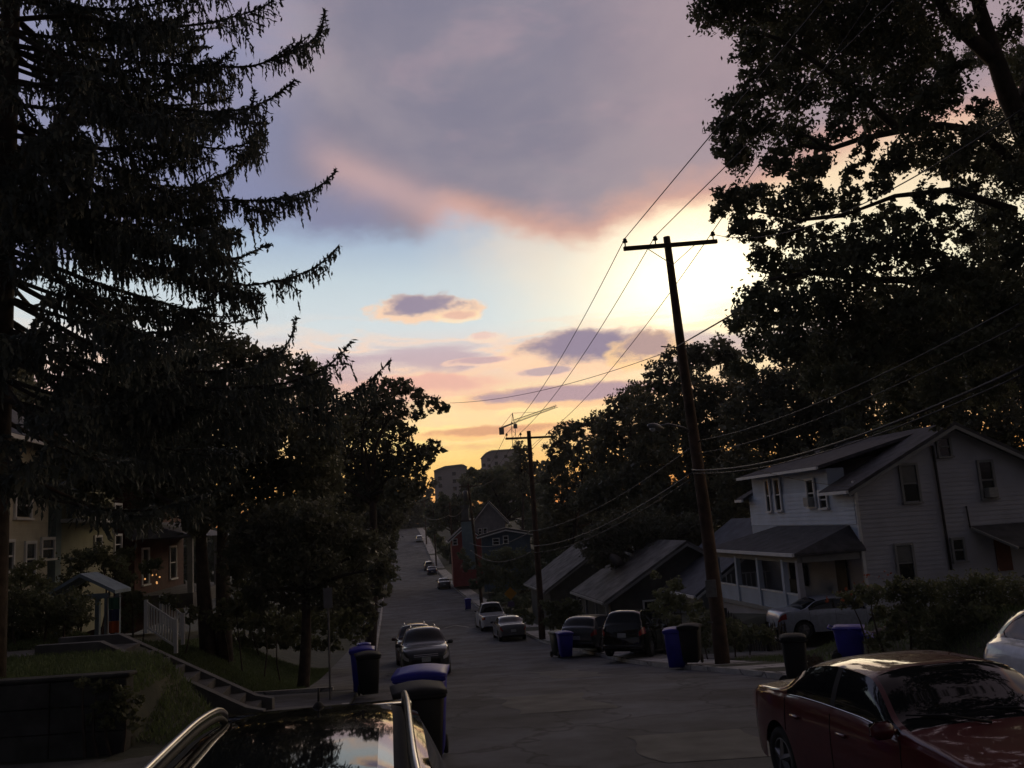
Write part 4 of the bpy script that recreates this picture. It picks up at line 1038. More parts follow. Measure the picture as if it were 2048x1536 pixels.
# brick chimney
ch = at(931, 1040, 118); t = thing('chimney_stack', 'tall pale chimney rising behind the third utility pole', 'chimney', (ch.x, ch.y, ch.z - 8)); MB().box((0, 0, 4), (1.0, 1.0, 11.5)).build('stack', oldconc, t); MB().box((0, 0, 9.85), (1.25, 1.25, .3)).build('cap', oldconc, t)

# ---- apartment blocks and the crane on the far hill
def block(label, pts, Y, y_base, wm, cols_, rows_, dY=0, depth=18):
    """pts: (px, py_top) along the roofline, built as a faceted slab with real window recesses"""
    t0_ = at(pts[0][0], y_base, Y); t = thing('apartment_block', label, 'building', tuple(t0_))
    P_ = [at(px, py, Y + dY * i) - t0_ for i, (px, py) in enumerate(pts)]
    for i in range(len(P_) - 1):
        a, c = P_[i], P_[i + 1]; b = MB(); h0 = min(a.z, c.z)
        b.add([(a.x, a.y, -60), (c.x, c.y, -60), (c.x, c.y + depth, -60), (a.x, a.y + depth, -60), (a.x, a.y, a.z), (c.x, c.y, c.z), (c.x, c.y + depth, c.z), (a.x, a.y + depth, a.z)],
              [(0, 1, 5, 4), (1, 2, 6, 5), (2, 3, 7, 6), (3, 0, 4, 7), (4, 5, 6, 7), (3, 2, 1, 0)]); b.build('wall', wm, t)
        b = MB(); b.tube([(a.x, a.y - .3, a.z + .3), (c.x, c.y - .3, c.z + .3)], .7, 4); b.build('parapet', dulltrim, t)
        nc = max(1, int(cols_ * (c - a).length / 30)); 
        for r in range(rows_):
            for k in range(nc):
                u = (k + .5) / nc; p = a.lerp(c, u); z = h0 - 2.6 - r * 3.1
                if z < -6: continue
                b = MB(); b.box((p.x, p.y - .05, z), (1.5, .3, 1.5)); b.build('window', pane_m, t)
    return t
conc2 = mat('pinkish grey render', (.55, .50, .50), .9, .12, .15)
block('stepped apartment block on the skyline below the crane', [(962, 920), (972, 909), (982, 904), (1040, 900)], 420, 960, conc2, 7, 6)
block('lower apartment block on the far hill above the end of the street', [(868, 945), (890, 936), (925, 932), (934, 937)], 360, 1000, conc2, 7, 9)
cr = at(1030, 905, 500); cr.z -= 6
t = thing('tower_crane', 'tower crane with long jib silhouetted on the sunset skyline', 'crane', tuple(cr))
zj = at(1030, 848, 500).z - cr.z; ztop = at(1029, 826, 500).z - cr.z; steel = mat('dark crane steel', (.04, .03, .03), .7, .1)
b = MB(); s_w = 1.1
for sx in (-1, 1):
    for sy in (-1, 1): b.tube([(sx * s_w, sy * s_w, 0), (sx * s_w, sy * s_w, zj + 1)], .22, 4)
z = 0; k = 1
while z < zj: b.tube([(-s_w * k, -s_w, z), (s_w * k, -s_w, z + 2.4)], .13, 4); b.tube([(-s_w, s_w * k, z), (-s_w, -s_w * k, z + 2.4)], .13, 4); z += 2.4; k = -k
o = b.build('mast', steel, t); o['kind'] = 'stuff'
b = MB(); b.tube([(-.8, 0, zj), (0, 0, ztop)], .25, 4); b.tube([(.8, 0, zj), (0, 0, ztop)], .25, 4); o = b.build('tower_head', steel, t)
jt = at(1113, 817, 440) - cr; jc = at(1001, 858, 522) - cr; jt.z = zj + .5; jc.z = zj + .5; j0 = Vector((0, 0, zj + .5))
b = MB()
for off in (-.7, .7): b.tube([j0 + Vector((off, 0, 0)), jt + Vector((off, 0, 0))], .13, 4)
b.tube([j0 + Vector((0, 0, 1.8)), jt + Vector((0, 0, .8))], .2, 4)
for i in range(26):
    u, v = i / 26, (i + 1) / 26; b.tube([j0.lerp(jt, u), j0.lerp(jt, (u + v) / 2) + Vector((0, 0, 1.6)), j0.lerp(jt, v)], .07, 4)
o = b.build('jib', steel, t); o['kind'] = 'stuff'
b = MB(); b.tube([j0, jc], .55, 4); b.build('counter_jib', steel, t); b = MB(); b.box(tuple(jc + Vector((.6, 0, -1.8))), (3.0, 3.0, 4.2)); b.build('counterweight', steel, t)
b = MB(); b.tube([(0, 0, ztop), j0.lerp(jt, .55) + Vector((0, 0, 1.6))], .12, 4); b.build('jib_stay', steel, t)
b = MB(); b.tube([(0, 0, ztop), jc], .12, 4); b.build('counter_stay', steel, t)
b = MB(); b.box((1.2, -1.5, zj - 1.5), (2.2, 2.2, 2.4)); b.build('cab', steel, t)

# ---- yellow warning sign
yp = st(9.3, 66); yp.z = H(yp.x, yp.y); yq = at(1021, 1187, yp.y); yp.x = yq.x
yp.z = H(yp.x, yp.y)
t = thing('warning_sign', 'yellow diamond warning sign with a small plate below, right of the pickup truck', 'road sign', tuple(yp))
hs = yq.z - yp.z; b = MB(); b.tube([(0, .03, 0), (0, .03, hs + .3)], .03, 6); b.build('post', metal, t)
b = MB(); b.prism([(0, hs - .48), (.48, hs), (0, hs + .48), (-.48, hs)], -.01, .01); b.build('sign_face', mat('yellow sign sheeting', (.42, .2, .01), .5, .1, 3), t)
b = MB(); b.prism([(-.24, hs - .95), (.24, hs - .95), (.24, hs - .58), (-.24, hs - .58)], -.01, .01); b.build('sub_plate', mat('purple grey plate', (.10, .07, .14), .5, .1, 3), t)

# ---- left side: street sign, wall, steps, railing, houses
sp = Vector((at(660, 1390, 20.6).x, 20.6, 0)); sp.z = H(sp.x, sp.y); q = at(656, 1196, 20.6)
t = thing('street_sign', 'thin grey sign post with a narrow upright panel left of the side drive', 'sign', tuple(sp)); hs = q.z - sp.z
b = MB(); b.tube([(0, .02, 0), (q.x - sp.x, .02, hs + .28)], .028, 6); b.build('post', metal, t)
b = MB(); b.box((q.x - sp.x, -.02, hs), (.21, .012, .46), bev=.004); b.build('sign_back', mat('bare sign metal', (.2, .2, .21), .5, .15, 6, metal=.3), t)
rw = thing('retaining_wall', 'stained concrete retaining wall below the lawn at lower left', 'wall', (0, 0, 0))
gz = float(G(14.0)) + .08
for k in range(9):
    l1 = -4.15 - k * 1.2; l0 = l1 - 1.185
    for r in range(3):
        x0, x1 = l0 - SL * 14, l1 - SL * 14; hh = (.72 - gz) / 3
        b = MB(); b.box(((x0 + x1) / 2 + (.0 if r % 2 else .0), 13.98 + rnd.uniform(-.025, .025), gz + hh * (r + .5) - .02), (1.185, .26, hh - .012), bev=.012); b.build('wall_block', mat('mossy dark concrete', (.055, .055, .05), .95, .4, 3, .5, 20), rw)
b = MB(); b.box(((-4.15 - 14.95) / 2 - SL * 14 - .0, 13.98, .745), (10.9, .30, .06), bev=.02); b.build('coping', MATS['mossy dark concrete'], rw)
stp = thing('garden_steps', 'concrete garden steps between low cheek walls climbing the left bank', 'steps', (0, 0, 0))
L0, L1, YS = -2.85, -5.75, 18.35; z0_, z1_ = float(G(YS)) + .1, .68; nst = 9
for k in range(nst):
    l = L0 + (L1 - L0) * (k + .5) / nst; zt_ = z0_ + (z1_ - z0_) * (k + 1) / nst
    b = MB(); b.box((l - SL * YS, YS, zt_ - .2), ((L0 - L1) / nst + .03, 1.05, .4), rz=HEAD, bev=.012); b.build('step', mat('grimy step concrete', (.075, .072, .07), .95, .35, 3, .4, 20), stp)
for sg in (-1, 1):
    yy = YS + sg * .62; b = MB(); pts = [(L0 + .25, z0_ - .3), (L0 + .25, z0_ + .18), (L0 - .1, z0_ + .26), (L1 - .1, z1_ + .2), (L1 - 1.4, z1_ + .2), (L1 - 1.4, z1_ - .5)]
    b.prism([(p[0] - SL * yy, p[1]) for p in pts], yy - .09, yy + .09); b.build('cheek_wall', oldconc, stp)
b = MB(); b.box((L1 - 1.3 - SL * YS, YS, z1_ - .06), (2.6, 1.05, .12), rz=HEAD); b.build('landing', oldconc, stp)
def railing(label, a, c, hgt=.9, n=10):
    t = thing('stair_railing', label, 'railing', tuple(a), 0, 'white railings of the brick house steps'); d = c - a
    for z in (.12, hgt): MB().tube([(0, 0, z), d + Vector((0, 0, z))], .032, 4).build('rail', trim_m, t)
    me = None
    for i in range(1, n):
        if me is None: o = MB().box((0, 0, (hgt + .12) / 2), (.035, .035, hgt - .12)).build('baluster', trim_m, t); me = o.data
        else: o = bpy.data.objects.new('baluster', me); link(o, t)
        o.location = d * (i / n)
    for u in (0, 1): b = MB(); b.box((d.x * u, d.y * u, d.z * u + hgt / 2), (.09, .09, hgt + .12)); b.build('newel_post', trim_m, t)
YR = 25.5
railing('white stair railing nearer to us, sloping down right to the lawn', at(292, 1262, YR), at(352, 1302, YR - .3), .82, 11)
railing('white stair railing behind the nearer one, left of the twin tree trunk', at(322, 1248, YR + 1.4), at(366, 1285, YR + 1.2), .8, 8)
creamw = mat('cream siding', (.62, .58, .48), .75, .1, 2, bump=.5, wave=2.6)
tealw = mat('pale teal siding', (.24, .32, .34), .7, .1, 3, bump=.5, wave=2.6)
def left_house(label, l, y, w, d, zg, eave, rise, wm, wins, rm=shingle, ax='near'):
    c = Vector((l - SL * y, y, zg)) - ex * w
    t = house(label, c, w, d, eave, rise, wm, rm, (), base=-1.0)
    for q in wins: window(t, '', *q)
    return t
lh1 = left_house('cream two-storey house at the far left behind the spruce', -11.2, 23.0, 9, 5.5, .7, 5.6, 2.6, creamw,
    [(7.6, 0, 4.4, .75, 1.5, 'S'), (5.2, 0, 4.4, .75, 1.5, 'S'), (8.0, 0, 1.9, .7, 1.9, 'S'), ])
def e_wins(t, l, rects):
    o = Vector(t.location) + ex * 0; w_ = Vector((l - SL * o.y, o.y, 0))
    for x0, y0, x1, y1 in rects:
        ps = []
        for px, py in ((x0, y0), (x1, y1)):
            r = ray(px, py); w0 = Vector(t.location) + ex * t['facade']; k = (w0 - CAM).dot(ex) / r.dot(ex); d = CAM + r * k - Vector(t.location); ps.append((d.dot(ey), d.z))
        window(t, '', t['facade'] + .01, (ps[0][0] + ps[1][0]) / 2, (ps[0][1] + ps[1][1]) / 2, abs(ps[1][0] - ps[0][0]), abs(ps[0][1] - ps[1][1]), 'E')
lh1['facade'] = 9.0
e_wins(lh1, -11.2, [(50, 1088, 66, 1148), (8, 1085, 22, 1140), (30, 985, 58, 1035), (82, 1080, 104, 1115)])
b = MB(); b.box((4.5, -.7, 3.45), (9.2, 1.4, .12)); b.build('porch_eave', trim_m, lh1)
lh2 = left_house('pale yellow-green house between the cream house and the brick house', -11.4, 30.0, 8, 6, .7, 5.4, 2.6, mat('pale yellow-green siding', (.36, .36, .25), .8, .1, 2), [(6.6, 0, 4.2, .7, 1.3, 'S')])
lh2['facade'] = 8.0
e_wins(lh2, -11.4, [(188, 1075, 200, 1108), (228, 1072, 240, 1106), (188, 1010, 200, 1040), (228, 1010, 240, 1040)])
b = MB(); b.box((8.35, 3, 3.05), (.7, 6.2, .12)); b.build('porch_eave', trim_m, lh2)
b = MB(); b.box((7.6, -.25, 2.9), (.9, .5, 5.3)); b.build('teal_corner', tealw, lh2)
lh3 = left_house('dark brick house with a hipped porch roof behind the twin tree trunk', -11.0, 37.5, 9, 9, .1, 6.0, 2.8, brickm, [(9.0, 1.8, 4.9, 1.3, 1.9, 'E'), (9.0, 3.6, 4.9, 1.3, 1.9, 'E'), (7.0, 0, 4.8, 1.2, 1.8, 'S'), (4.6, 0, 4.8, 1.2, 1.8, 'S'), (9.0, 7.2, 4.9, .9, 1.6, 'E'), (9.0, 1.6, 1.7, 1.0, 1.5, 'E'), (9.0, 6.6, 1.7, 1.2, 1.5, 'E')])
b = MB(); b.add([(9.0, -.2, 3.7), (9.0, 8.6, 3.7), (11.6, -.4, 2.9), (11.6, 8.8, 2.9), (9.0, -.4, 2.9), (9.0, 8.8, 2.9)], [(0, 1, 3, 2), (0, 2, 4), (1, 5, 3), (2, 3, 5, 4)]); b.build('porch_roof', shB, lh3)
for yy in (0, 2.9, 5.8, 8.4): b = MB(); b.box((11.3, yy, 1.4), (.22, .22, 2.9)); b.build('porch_column', dulltrim, lh3)
b = MB(); b.box((10.2, 4.2, .2), (2.5, 8.8, .6)); b.build('porch_floor', oldconc, lh3)
# warm lamps on that porch
warm = mat('warm lit bulb', (.9, .6, .3), .5, 0, emit=(1.0, .45, .15), estr=.7)
for lb2, (px, py), n_ in (('small white porch light left of the warm bulbs', (290, 1158), 1), ('cluster of warm orange bulbs glowing on the brick house porch', (313, 1157), 5)):
    q = at(px, py, 35.5); t = thing('porch_lamp', lb2, 'lamp', tuple(q)); MB().tube([(0, 0, .3), (0, 0, 0)], .012, 4).build('cord', cable, t)
    for i in range(n_): b = MB(); b.lathe([(.01, -.035), (.035, -.015), (.035, .015), (.01, .035)], 8, c=(rnd.uniform(-.18, .18) if n_ > 1 else 0, 0, rnd.uniform(-.2, .16) if n_ > 1 else 0)); b.build('bulb', warm, t, True)
# little pale blue shelter and the banner
q = at(214, 1262, 21.0); zb_ = H(q.x, q.y); t = thing('garden_shelter', 'small pale blue shelter with a low gabled roof beside the lawn', 'shelter', (q.x, q.y, zb_)); tz_ = at(214, 1186, 21).z - zb_
pbl = mat('pale blue paint', (.22, .28, .32), .7, .15, 4)
for x, y in ((0, 0), (-.25, .05), (-1.2, 0), (0, .55), (-1.2, .55)): b = MB(); b.box((x, y, tz_ / 2), (.10, .10, tz_)); b.build('post', pbl, t)
for sg in (-1, 1): b = MB(); b.prism([(-.6, tz_ + .42), (-.6 + sg * .85, tz_ - .02), (-.6 + sg * .85, tz_ + .06), (-.6, tz_ + .5)], -.15, .7); b.build('roof_slope', pbl, t)
b = MB(); b.box((-.6, 0, tz_ - .06), (1.3, .08, .12)); b.build('beam', pbl, t)
q = at(228, 1230, 20.8); t = thing('banner', 'hanging banner striped green, blue and orange beside the pale blue shelter', 'flag', tuple(q))
for k, (nm_, c_) in enumerate((('green_stripe', (.03, .12, .08)), ('blue_stripe', (.025, .035, .12)), ('orange_stripe', (.50, .10, .02)))):
    b = MB(); n = 7
    for i in range(n):
        x = -.13 + .26 * i / (n - 1); yy = .02 * math.sin(i * 1.6 + k)
        b.v += [(x, yy, .40 - k * .27), (x, yy + .005, .40 - (k + 1) * .27 + .002)]
    b.f = [(2 * i, 2 * i + 1, 2 * i + 3, 2 * i + 2) for i in range(n - 1)]; b.build(nm_, mat(nm_, c_, .8, .1, 5), t, fix=False)
b = MB(); b.tube([(-.16, 0, .42), (.2, 0, .42)], .012, 5); b.tube([(-.16, 0, .42), (-.2, .1, -1.0)], .012, 5); b.build('banner_pole', metal, t)
# stone border on the right bank
sb = thing('stone_border', 'row of pale pinkish stones edging the right-hand shrub bank', 'stones', (0, 0, 0)); stm = mat('pink grey stone', (.20, .15, .14), .9, .3, 4, .5, 12)
for i in range(13):
    u = i / 12; q = gp(1690 + (1830 - 1690) * u, 1294 + (1240 - 1294) * u, 14); q.z = H(q.x, q.y) + .03
    b = MB(); rr = rnd.uniform(.11, .17); b.lathe([(.03, -rr * .7), (rr * .8, -rr * .5), (rr, 0), (rr * .75, rr * .45), (.05, rr * .6)], 7); o = b.build('stone', stm, sb); o.location = q; o.rotation_euler = (rnd.uniform(-.4, .4), rnd.uniform(-.4, .4), rnd.uniform(0, 6)); o.scale = (rnd.uniform(.9, 1.6), rnd.uniform(.8, 1.2), rnd.uniform(.7, 1.0))

# chevron-shaped sealed crack beyond the crossovers, its tar sheen painted as pale colour
b = MB(); q = [gp(888, 1257), gp(911, 1251), gp(938, 1255)]
for a, c in ((q[0], q[1]), (q[1], q[2])):
    n_ = 10; w_ = .22
    for i in range(n_):
        p0, p1_ = a.lerp(c, i / n_), a.lerp(c, (i + 1) / n_); 
        f_ = [(p0.x, p0.y - w_, 0), (p1_.x, p1_.y - w_, 0), (p1_.x, p1_.y + w_, 0), (p0.x, p0.y + w_, 0)]
        b.add([(x, y, float(G(y)) + .006) for x, y, _ in f_], [(0, 1, 2, 3)])
struct(b.build('sealed_crack', mat('sealed crack with painted sheen', (.32, .31, .30), .8, .3, 8), fix=False), 'pale chevron mark on the asphalt beyond the two crossovers')

# ------------------------------------------------------------------ trees
def curve3(a, c, bow, n=7, r=rnd):
    a, c = Vector(a), Vector(c); d = c - a; off = Vector((r.uniform(-1, 1), r.uniform(-1, 1), r.uniform(.2, 1))) * d.length * bow
    return [a.lerp(c, i / (n - 1)) + off * math.sin(PI * i / (n - 1)) for i in range(n)]
def tree(name, label, base, fork, clumps, leaf, per, lm, r0=.25, group=None, nlimb=14, cat='tree', aspect=.55, sub=.30, bark=None, trunks=None, seed=1, core=1.3):
    rr = np.random.default_rng(seed); rp_ = random.Random(seed)
    base = Vector(base); fork = Vector(fork)
    t = thing(name, label, cat, tuple(base), 0, group)
    leaf *= .85; C = clump_pts([(np.array(c) - np.array(base), r) for c, r in clumps], per * 5.2, leaf, sub, rr)
    LQ = leaf_quads(C, leaf, aspect, .3, rr)
    if core > 0: LQ = np.concatenate([LQ, core_quads([(np.array(c) - np.array(base), r) for c, r in clumps], leaf, core, aspect, rr)])
    o = quads('crown', LQ, lm, t); o['kind'] = 'stuff'
    f = fork - base
    for k, (tb, tf) in enumerate(trunks or [(base, fork)]):
        a, c = Vector(tb) - base, Vector(tf) - base
        pts = curve3(a - Vector((0, 0, .3)), c, .02, 8, rp_); MB().tube(pts, [r0 * (1.25 - .6 * i / 7) for i in range(8)], 10).build('trunk', bark or barkm, t, True)
    big = sorted(clumps, key=lambda q: -np.mean(q[1]))[:nlimb]
    tops = [Vector(tf) - base for tb, tf in (trunks or [(base, fork)])]
    for c, r in big:
        c = Vector(c) - base; s_ = min(tops, key=lambda q: (q - c).length)
        pts = curve3(s_ - Vector((0, 0, rp_.uniform(0, .8))), c, .10, 7, rp_); b = MB(); b.tube(pts, [r0 * .5 * (1 - .8 * i / 6) for i in range(7)], 6)
        for q in range(3):
            e = c + Vector((rp_.uniform(-1, 1), rp_.uniform(-1, 1), rp_.uniform(-.6, 1))) * float(np.mean(r)) * .8
            b.tube(curve3(pts[4], e, .1, 5, rp_), [r0 * .18, r0 * .15, r0 * .11, r0 * .07, r0 * .03], 4)
        b.build('limb', bark or barkm, t, True)
    return t
def cl(lst, Y, dy=1.0, flat=1.0, seed=3):
    r = random.Random(seed); out = []
    for q in lst:
        px, py, rp_ = q[:3]; yy = Y + (q[3] if len(q) > 3 else r.uniform(-dy, dy)); p = at(px, py, yy); R = rp_ / F_PX * yy
        out.append(((p.x, p.y, p.z), (R, R * 1.1, R * flat)))
    return out
def ground_pt(px, Y):
    x = at(px, 1200, Y).x; return Vector((x, Y, H(x, Y)))

# --- the oak, upper right
oak = cl([(1420, 20, 48), (1480, 30, 60), (1560, 20, 75), (1650, 30, 85), (1750, 40, 90), (1850, 30, 70), (1500, 90, 45), (1580, 100, 70), (1680, 110, 80), (1790, 120, 80), (1870, 110, 45),
    (1510, 165, 48), (1590, 190, 60), (1700, 190, 62), (1810, 195, 65), (1890, 190, 48), (1470, 210, 40), (1445, 255, 34), (1510, 250, 52), (1590, 265, 46), (1480, 310, 42), (1560, 320, 40), (1450, 300, 30),
    (1640, 330, 34), (1600, 345, 36), (1730, 300, 30), (1790, 320, 46), (1860, 300, 60), (1930, 290, 50), (1460, 400, 40), (1510, 395, 42), (1435, 425, 22), (1570, 410, 42), (1640, 405, 38), (1700, 400, 34), (1760, 370, 34),
    (1480, 450, 32), (1520, 465, 34), (1580, 470, 36), (1530, 520, 36), (1570, 550, 48), (1630, 520, 50), (1700, 480, 42), (1700, 545, 60), (1770, 500, 56), (1850, 480, 46), (1860, 540, 62), (1920, 470, 30), (1950, 540, 55), (2000, 450, 42), (2010, 520, 50),
    (1505, 600, 40), (1480, 640, 34), (1540, 620, 55), (1610, 610, 60), (1680, 620, 62), (1760, 610, 66), (1840, 620, 66), (1920, 620, 60), (2000, 600, 60), (1520, 690, 42), (1490, 740, 30), (1580, 690, 60), (1660, 690, 60), (1740, 690, 62), (1830, 690, 66), (1920, 690, 66), (2010, 680, 66),
    (1700, 760, 45), (1790, 770, 48), (1880, 780, 50), (1970, 770, 55), (1640, 760, 40), (1790, 830, 30), (1880, 840, 22), (1700, 815, 26),
    (1960, 210, 26), (2020, 60, 36), (2030, 350, 50), (1930, 380, 34), (2040, 200, 30), (1970, 330, 40),
    (1680, 255, 34), (1750, 245, 38), (1830, 250, 38), (1640, 290, 28), (1700, 345, 26), (1780, 425, 26), (1850, 390, 30), (1905, 335, 34), (1620, 378, 28), (1745, 445, 32), (1810, 440, 34), (1885, 430, 36), (1955, 110, 34, 18.6), (1925, 55, 34), (1985, 250, 44, 18.4), (1900, 140, 40), (1690, 872, 24, 22), (1725, 880, 22, 22), (1655, 890, 18, 22), (1765, 868, 24, 22), (1810, 862, 20, 22), (1615, 905, 13, 22), (1750, -520, 170, 13), (1950, -480, 180, 13), (2150, -420, 180, 13.5), (1850, -760, 210, 12), (2100, -700, 210, 12), (1620, -470, 130, 14), (1700, -900, 230, 11), (2000, -1000, 250, 11), (2300, -700, 220, 12), (2000, 320, 46, 18.4), (1975, 420, 44, 18.4), (2030, 130, 40, 18.5), (1965, 480, 40, 18.3), (1640, 470, 30), (1600, 430, 26), (1700, 510, 34), (1860, 200, 40),  # includes unseen overhang high above the view, added to darken the windshield
    (2090, 120, 90), (2100, 300, 100), (2110, 480, 100), (2120, 640, 100), (2240, 150, 140), (2260, 420, 150), (2250, 650, 120), (1500, -60, 80), (1640, -80, 110), (1800, -100, 120), (1980, -110, 120), (2150, -80, 130), (1700, -260, 150), (1950, -280, 160), (2200, -260, 150)], 19.5, 2.0, .95, 5)
ob = ground_pt(2260, 20.0)
tree('oak_tree', 'huge dark oak filling the upper right, gaps of white and orange sky between its leaves', ob, at(2140, 380, 20), oak, .135, 1.35, leafB, .42, nlimb=0, sub=.36, seed=11, core=1.0)
oakt = [o for o in bpy.data.objects if o.name == 'oak_tree'][0]
def limb(parent, pts, r0, r1):
    P_ = [at(*p) - Vector(parent.location) for p in pts]; n = len(P_); Q = []
    for i in range(n - 1):
        for k in range(4): Q.append(P_[i].lerp(P_[i + 1], k / 4))
    Q.append(P_[-1]); m_ = len(Q); MB().tube(Q, [r0 + (r1 - r0) * i / (m_ - 1) for i in range(m_)], 8).build('limb', barkm, parent, True)
limb(oakt, [(2140, 380, 20), (2060, 290, 20), (2015, 190, 19.8), (1985, 100, 19.6), (1960, 20, 19.5), (1930, -120, 19)], .30, .12)
limb(oakt, [(1990, 120, 19.7), (1940, 75, 19.4), (1895, 35, 19.2), (1860, -40, 19)], .2, .09)
limb(oakt, [(2030, 330, 20), (1960, 262, 19.5), (1880, 250, 19.2), (1800, 262, 19), (1720, 278, 18.8), (1655, 300, 18.6), (1600, 290, 18.5)], .11, .04)
limb(oakt, [(2030, 420, 20), (1900, 380, 19.6), (1790, 392, 19.3), (1690, 430, 19)], .10, .03)
limb(oakt, [(2040, 520, 20), (1900, 560, 19.5), (1750, 560, 19), (1620, 545, 18.6), (1540, 560, 18.4)], .12, .04)
limb(oakt, [(2040, 250, 20), (2080, 120, 20), (2120, -60, 20), (2150, -250, 20)], .3, .12)
limb(oakt, [(1800, 262, 19), (1720, 190, 18.8), (1640, 130, 18.6), (1560, 80, 18.5), (1480, 50, 18.4)], .1, .03)
limb(oakt, [(1900, 560, 19.5), (1800, 660, 19), (1700, 720, 18.7)], .1, .03)
limb(oakt, [(1690, 430, 19), (1600, 440, 18.8), (1500, 420, 18.6)], .06, .02)
limb(oakt, [(1655, 300, 18.6), (1620, 275, 18.5), (1600, 262, 18.5)], .04, .02)

# --- dark trees behind the oak and the houses, right
mg = 'dark trees massed behind the right-hand houses'
tree('leafy_tree', 'broad dark tree behind the right half of the white house roof', ground_pt(1900, 52), at(1890, 960, 52), cl([(1800, 740, 90), (1900, 720, 100), (2000, 700, 100), (2080, 760, 110), (1850, 830, 80), (1950, 820, 80), (2060, 880, 80), (1780, 640, 70), (1900, 620, 80), (2010, 600, 80), (2060, 950, 60), (1990, 890, 40), (2150, 700, 130)], 52, 3), .30, 1.15, leafC, .35, mg, seed=12)
tree('leafy_tree', 'dark tree directly above the dormer of the white house', ground_pt(1650, 54), at(1650, 950, 54), cl([(1520, 780, 60), (1580, 800, 80), (1660, 800, 90), (1740, 810, 80), (1600, 880, 70), (1540, 860, 60), (1690, 870, 60), (1760, 720, 80), (1680, 720, 80), (1490, 850, 60), (1540, 940, 60), (1480, 950, 60), (1470, 1020, 50), (1620, 720, 60), (1800, 880, 50)], 54, 3), .30, 1.15, leafC, .35, mg, seed=13)
tree('leafy_tree', 'round-topped tree right behind the first utility pole', ground_pt(1400, 62), at(1400, 1000, 62), cl([(1320, 760, 42), (1360, 725, 38), (1400, 715, 40), (1440, 705, 36), (1465, 730, 36), (1380, 790, 60), (1450, 800, 60), (1300, 830, 60), (1370, 870, 70), (1450, 880, 70), (1310, 920, 65), (1400, 960, 70), (1460, 960, 60), (1330, 1010, 60), (1420, 1040, 60), (1480, 1060, 50)], 62, 3), .32, 1.1, leafC, .35, mg, seed=14)
tree('leafy_tree', 'tree left of the first utility pole, behind the unlit street lamp', ground_pt(1270, 70), at(1275, 1020, 70), cl([(1240, 812, 34), (1275, 800, 40), (1225, 850, 40), (1290, 870, 55), (1230, 910, 55), (1290, 950, 60), (1230, 990, 60), (1300, 1040, 60), (1240, 1060, 50), (1180, 1000, 40), (1330, 1090, 45)], 70, 3), .34, 1.1, leafC, .33, mg, seed=15)
tree('leafy_tree', 'tree just right of the second utility pole on the skyline', ground_pt(1150, 84), at(1150, 1040, 84), cl([(1125, 872, 28), (1150, 862, 26), (1190, 842, 24), (1200, 870, 32), (1120, 910, 34), (1170, 910, 45), (1110, 950, 36), (1160, 980, 50), (1110, 1010, 45), (1200, 970, 45), (1160, 1050, 50), (1100, 1070, 40), (1210, 1050, 40), (1190, 1100, 40), (1140, 1100, 34)], 84, 3), .36, 1.1, leafC, .3, mg, seed=16)
tree('slender_tree', 'thin airy tree glowing orange beside the second utility pole top', ground_pt(1048, 118), at(1046, 985, 118), cl([(1038, 895, 16), (1052, 905, 18), (1042, 925, 20), (1060, 935, 18), (1035, 945, 18), (1072, 930, 12), (1055, 965, 22), (1030, 975, 22), (1085, 955, 18)], 118, 2), .36, .6, leafC, .2, None, seed=17)
tree('leafy_tree', 'mid green tree above the grey and blue houses', ground_pt(1010, 150), at(1010, 1040, 150), cl([(975, 960, 26), (1005, 955, 30), (1035, 975, 30), (985, 990, 32), (1025, 1010, 34), (1060, 1010, 34), (1065, 1050, 30), (1000, 1030, 30), (1085, 985, 30), (1090, 1040, 30), (955, 985, 20)], 150, 4), .5, 1.2, leafD, .35, None, seed=18)
tree('leafy_tree', 'small tree left of the third utility pole below the apartment blocks', ground_pt(905, 170), at(905, 1060, 170), cl([(885, 1005, 20), (905, 1010, 22), (922, 1020, 22), (890, 1035, 24), (915, 1045, 24), (875, 1050, 20), (935, 1000, 16), (950, 1020, 20), (942, 945, 12), (955, 955, 14), (930, 970, 16), (860, 1030, 16), (940, 985, 18), (962, 965, 14)], 170, 4), .55, 1.2, leafD, .3, None, seed=19)
tree('leafy_tree', 'dark tree arching over the low bungalow roofs right of the second pole', ground_pt(1270, 52), at(1280, 1100, 52), cl([(1210, 1075, 40), (1260, 1060, 48), (1320, 1070, 48), (1370, 1090, 44), (1290, 1110, 34), (1240, 1120, 26), (1200, 1110, 30), (1350, 1130, 30), (1180, 1085, 30), (1395, 1060, 40)], 52, 1.5), .22, 1.1, leafC, .22, None, seed=26)
tree('leafy_tree', 'dark tree overhanging the crest of the far hill road', ground_pt(800, 275), at(800, 1040, 275), cl([(790, 1010, 26), (815, 1015, 24), (770, 1030, 24), (835, 1020, 20), (800, 1040, 18), (845, 1040, 14), (760, 1000, 26), (820, 990, 20), (850, 1005, 16), (780, 975, 22)], 275, 6), .8, 1.3, leafD, .4, None, seed=20)
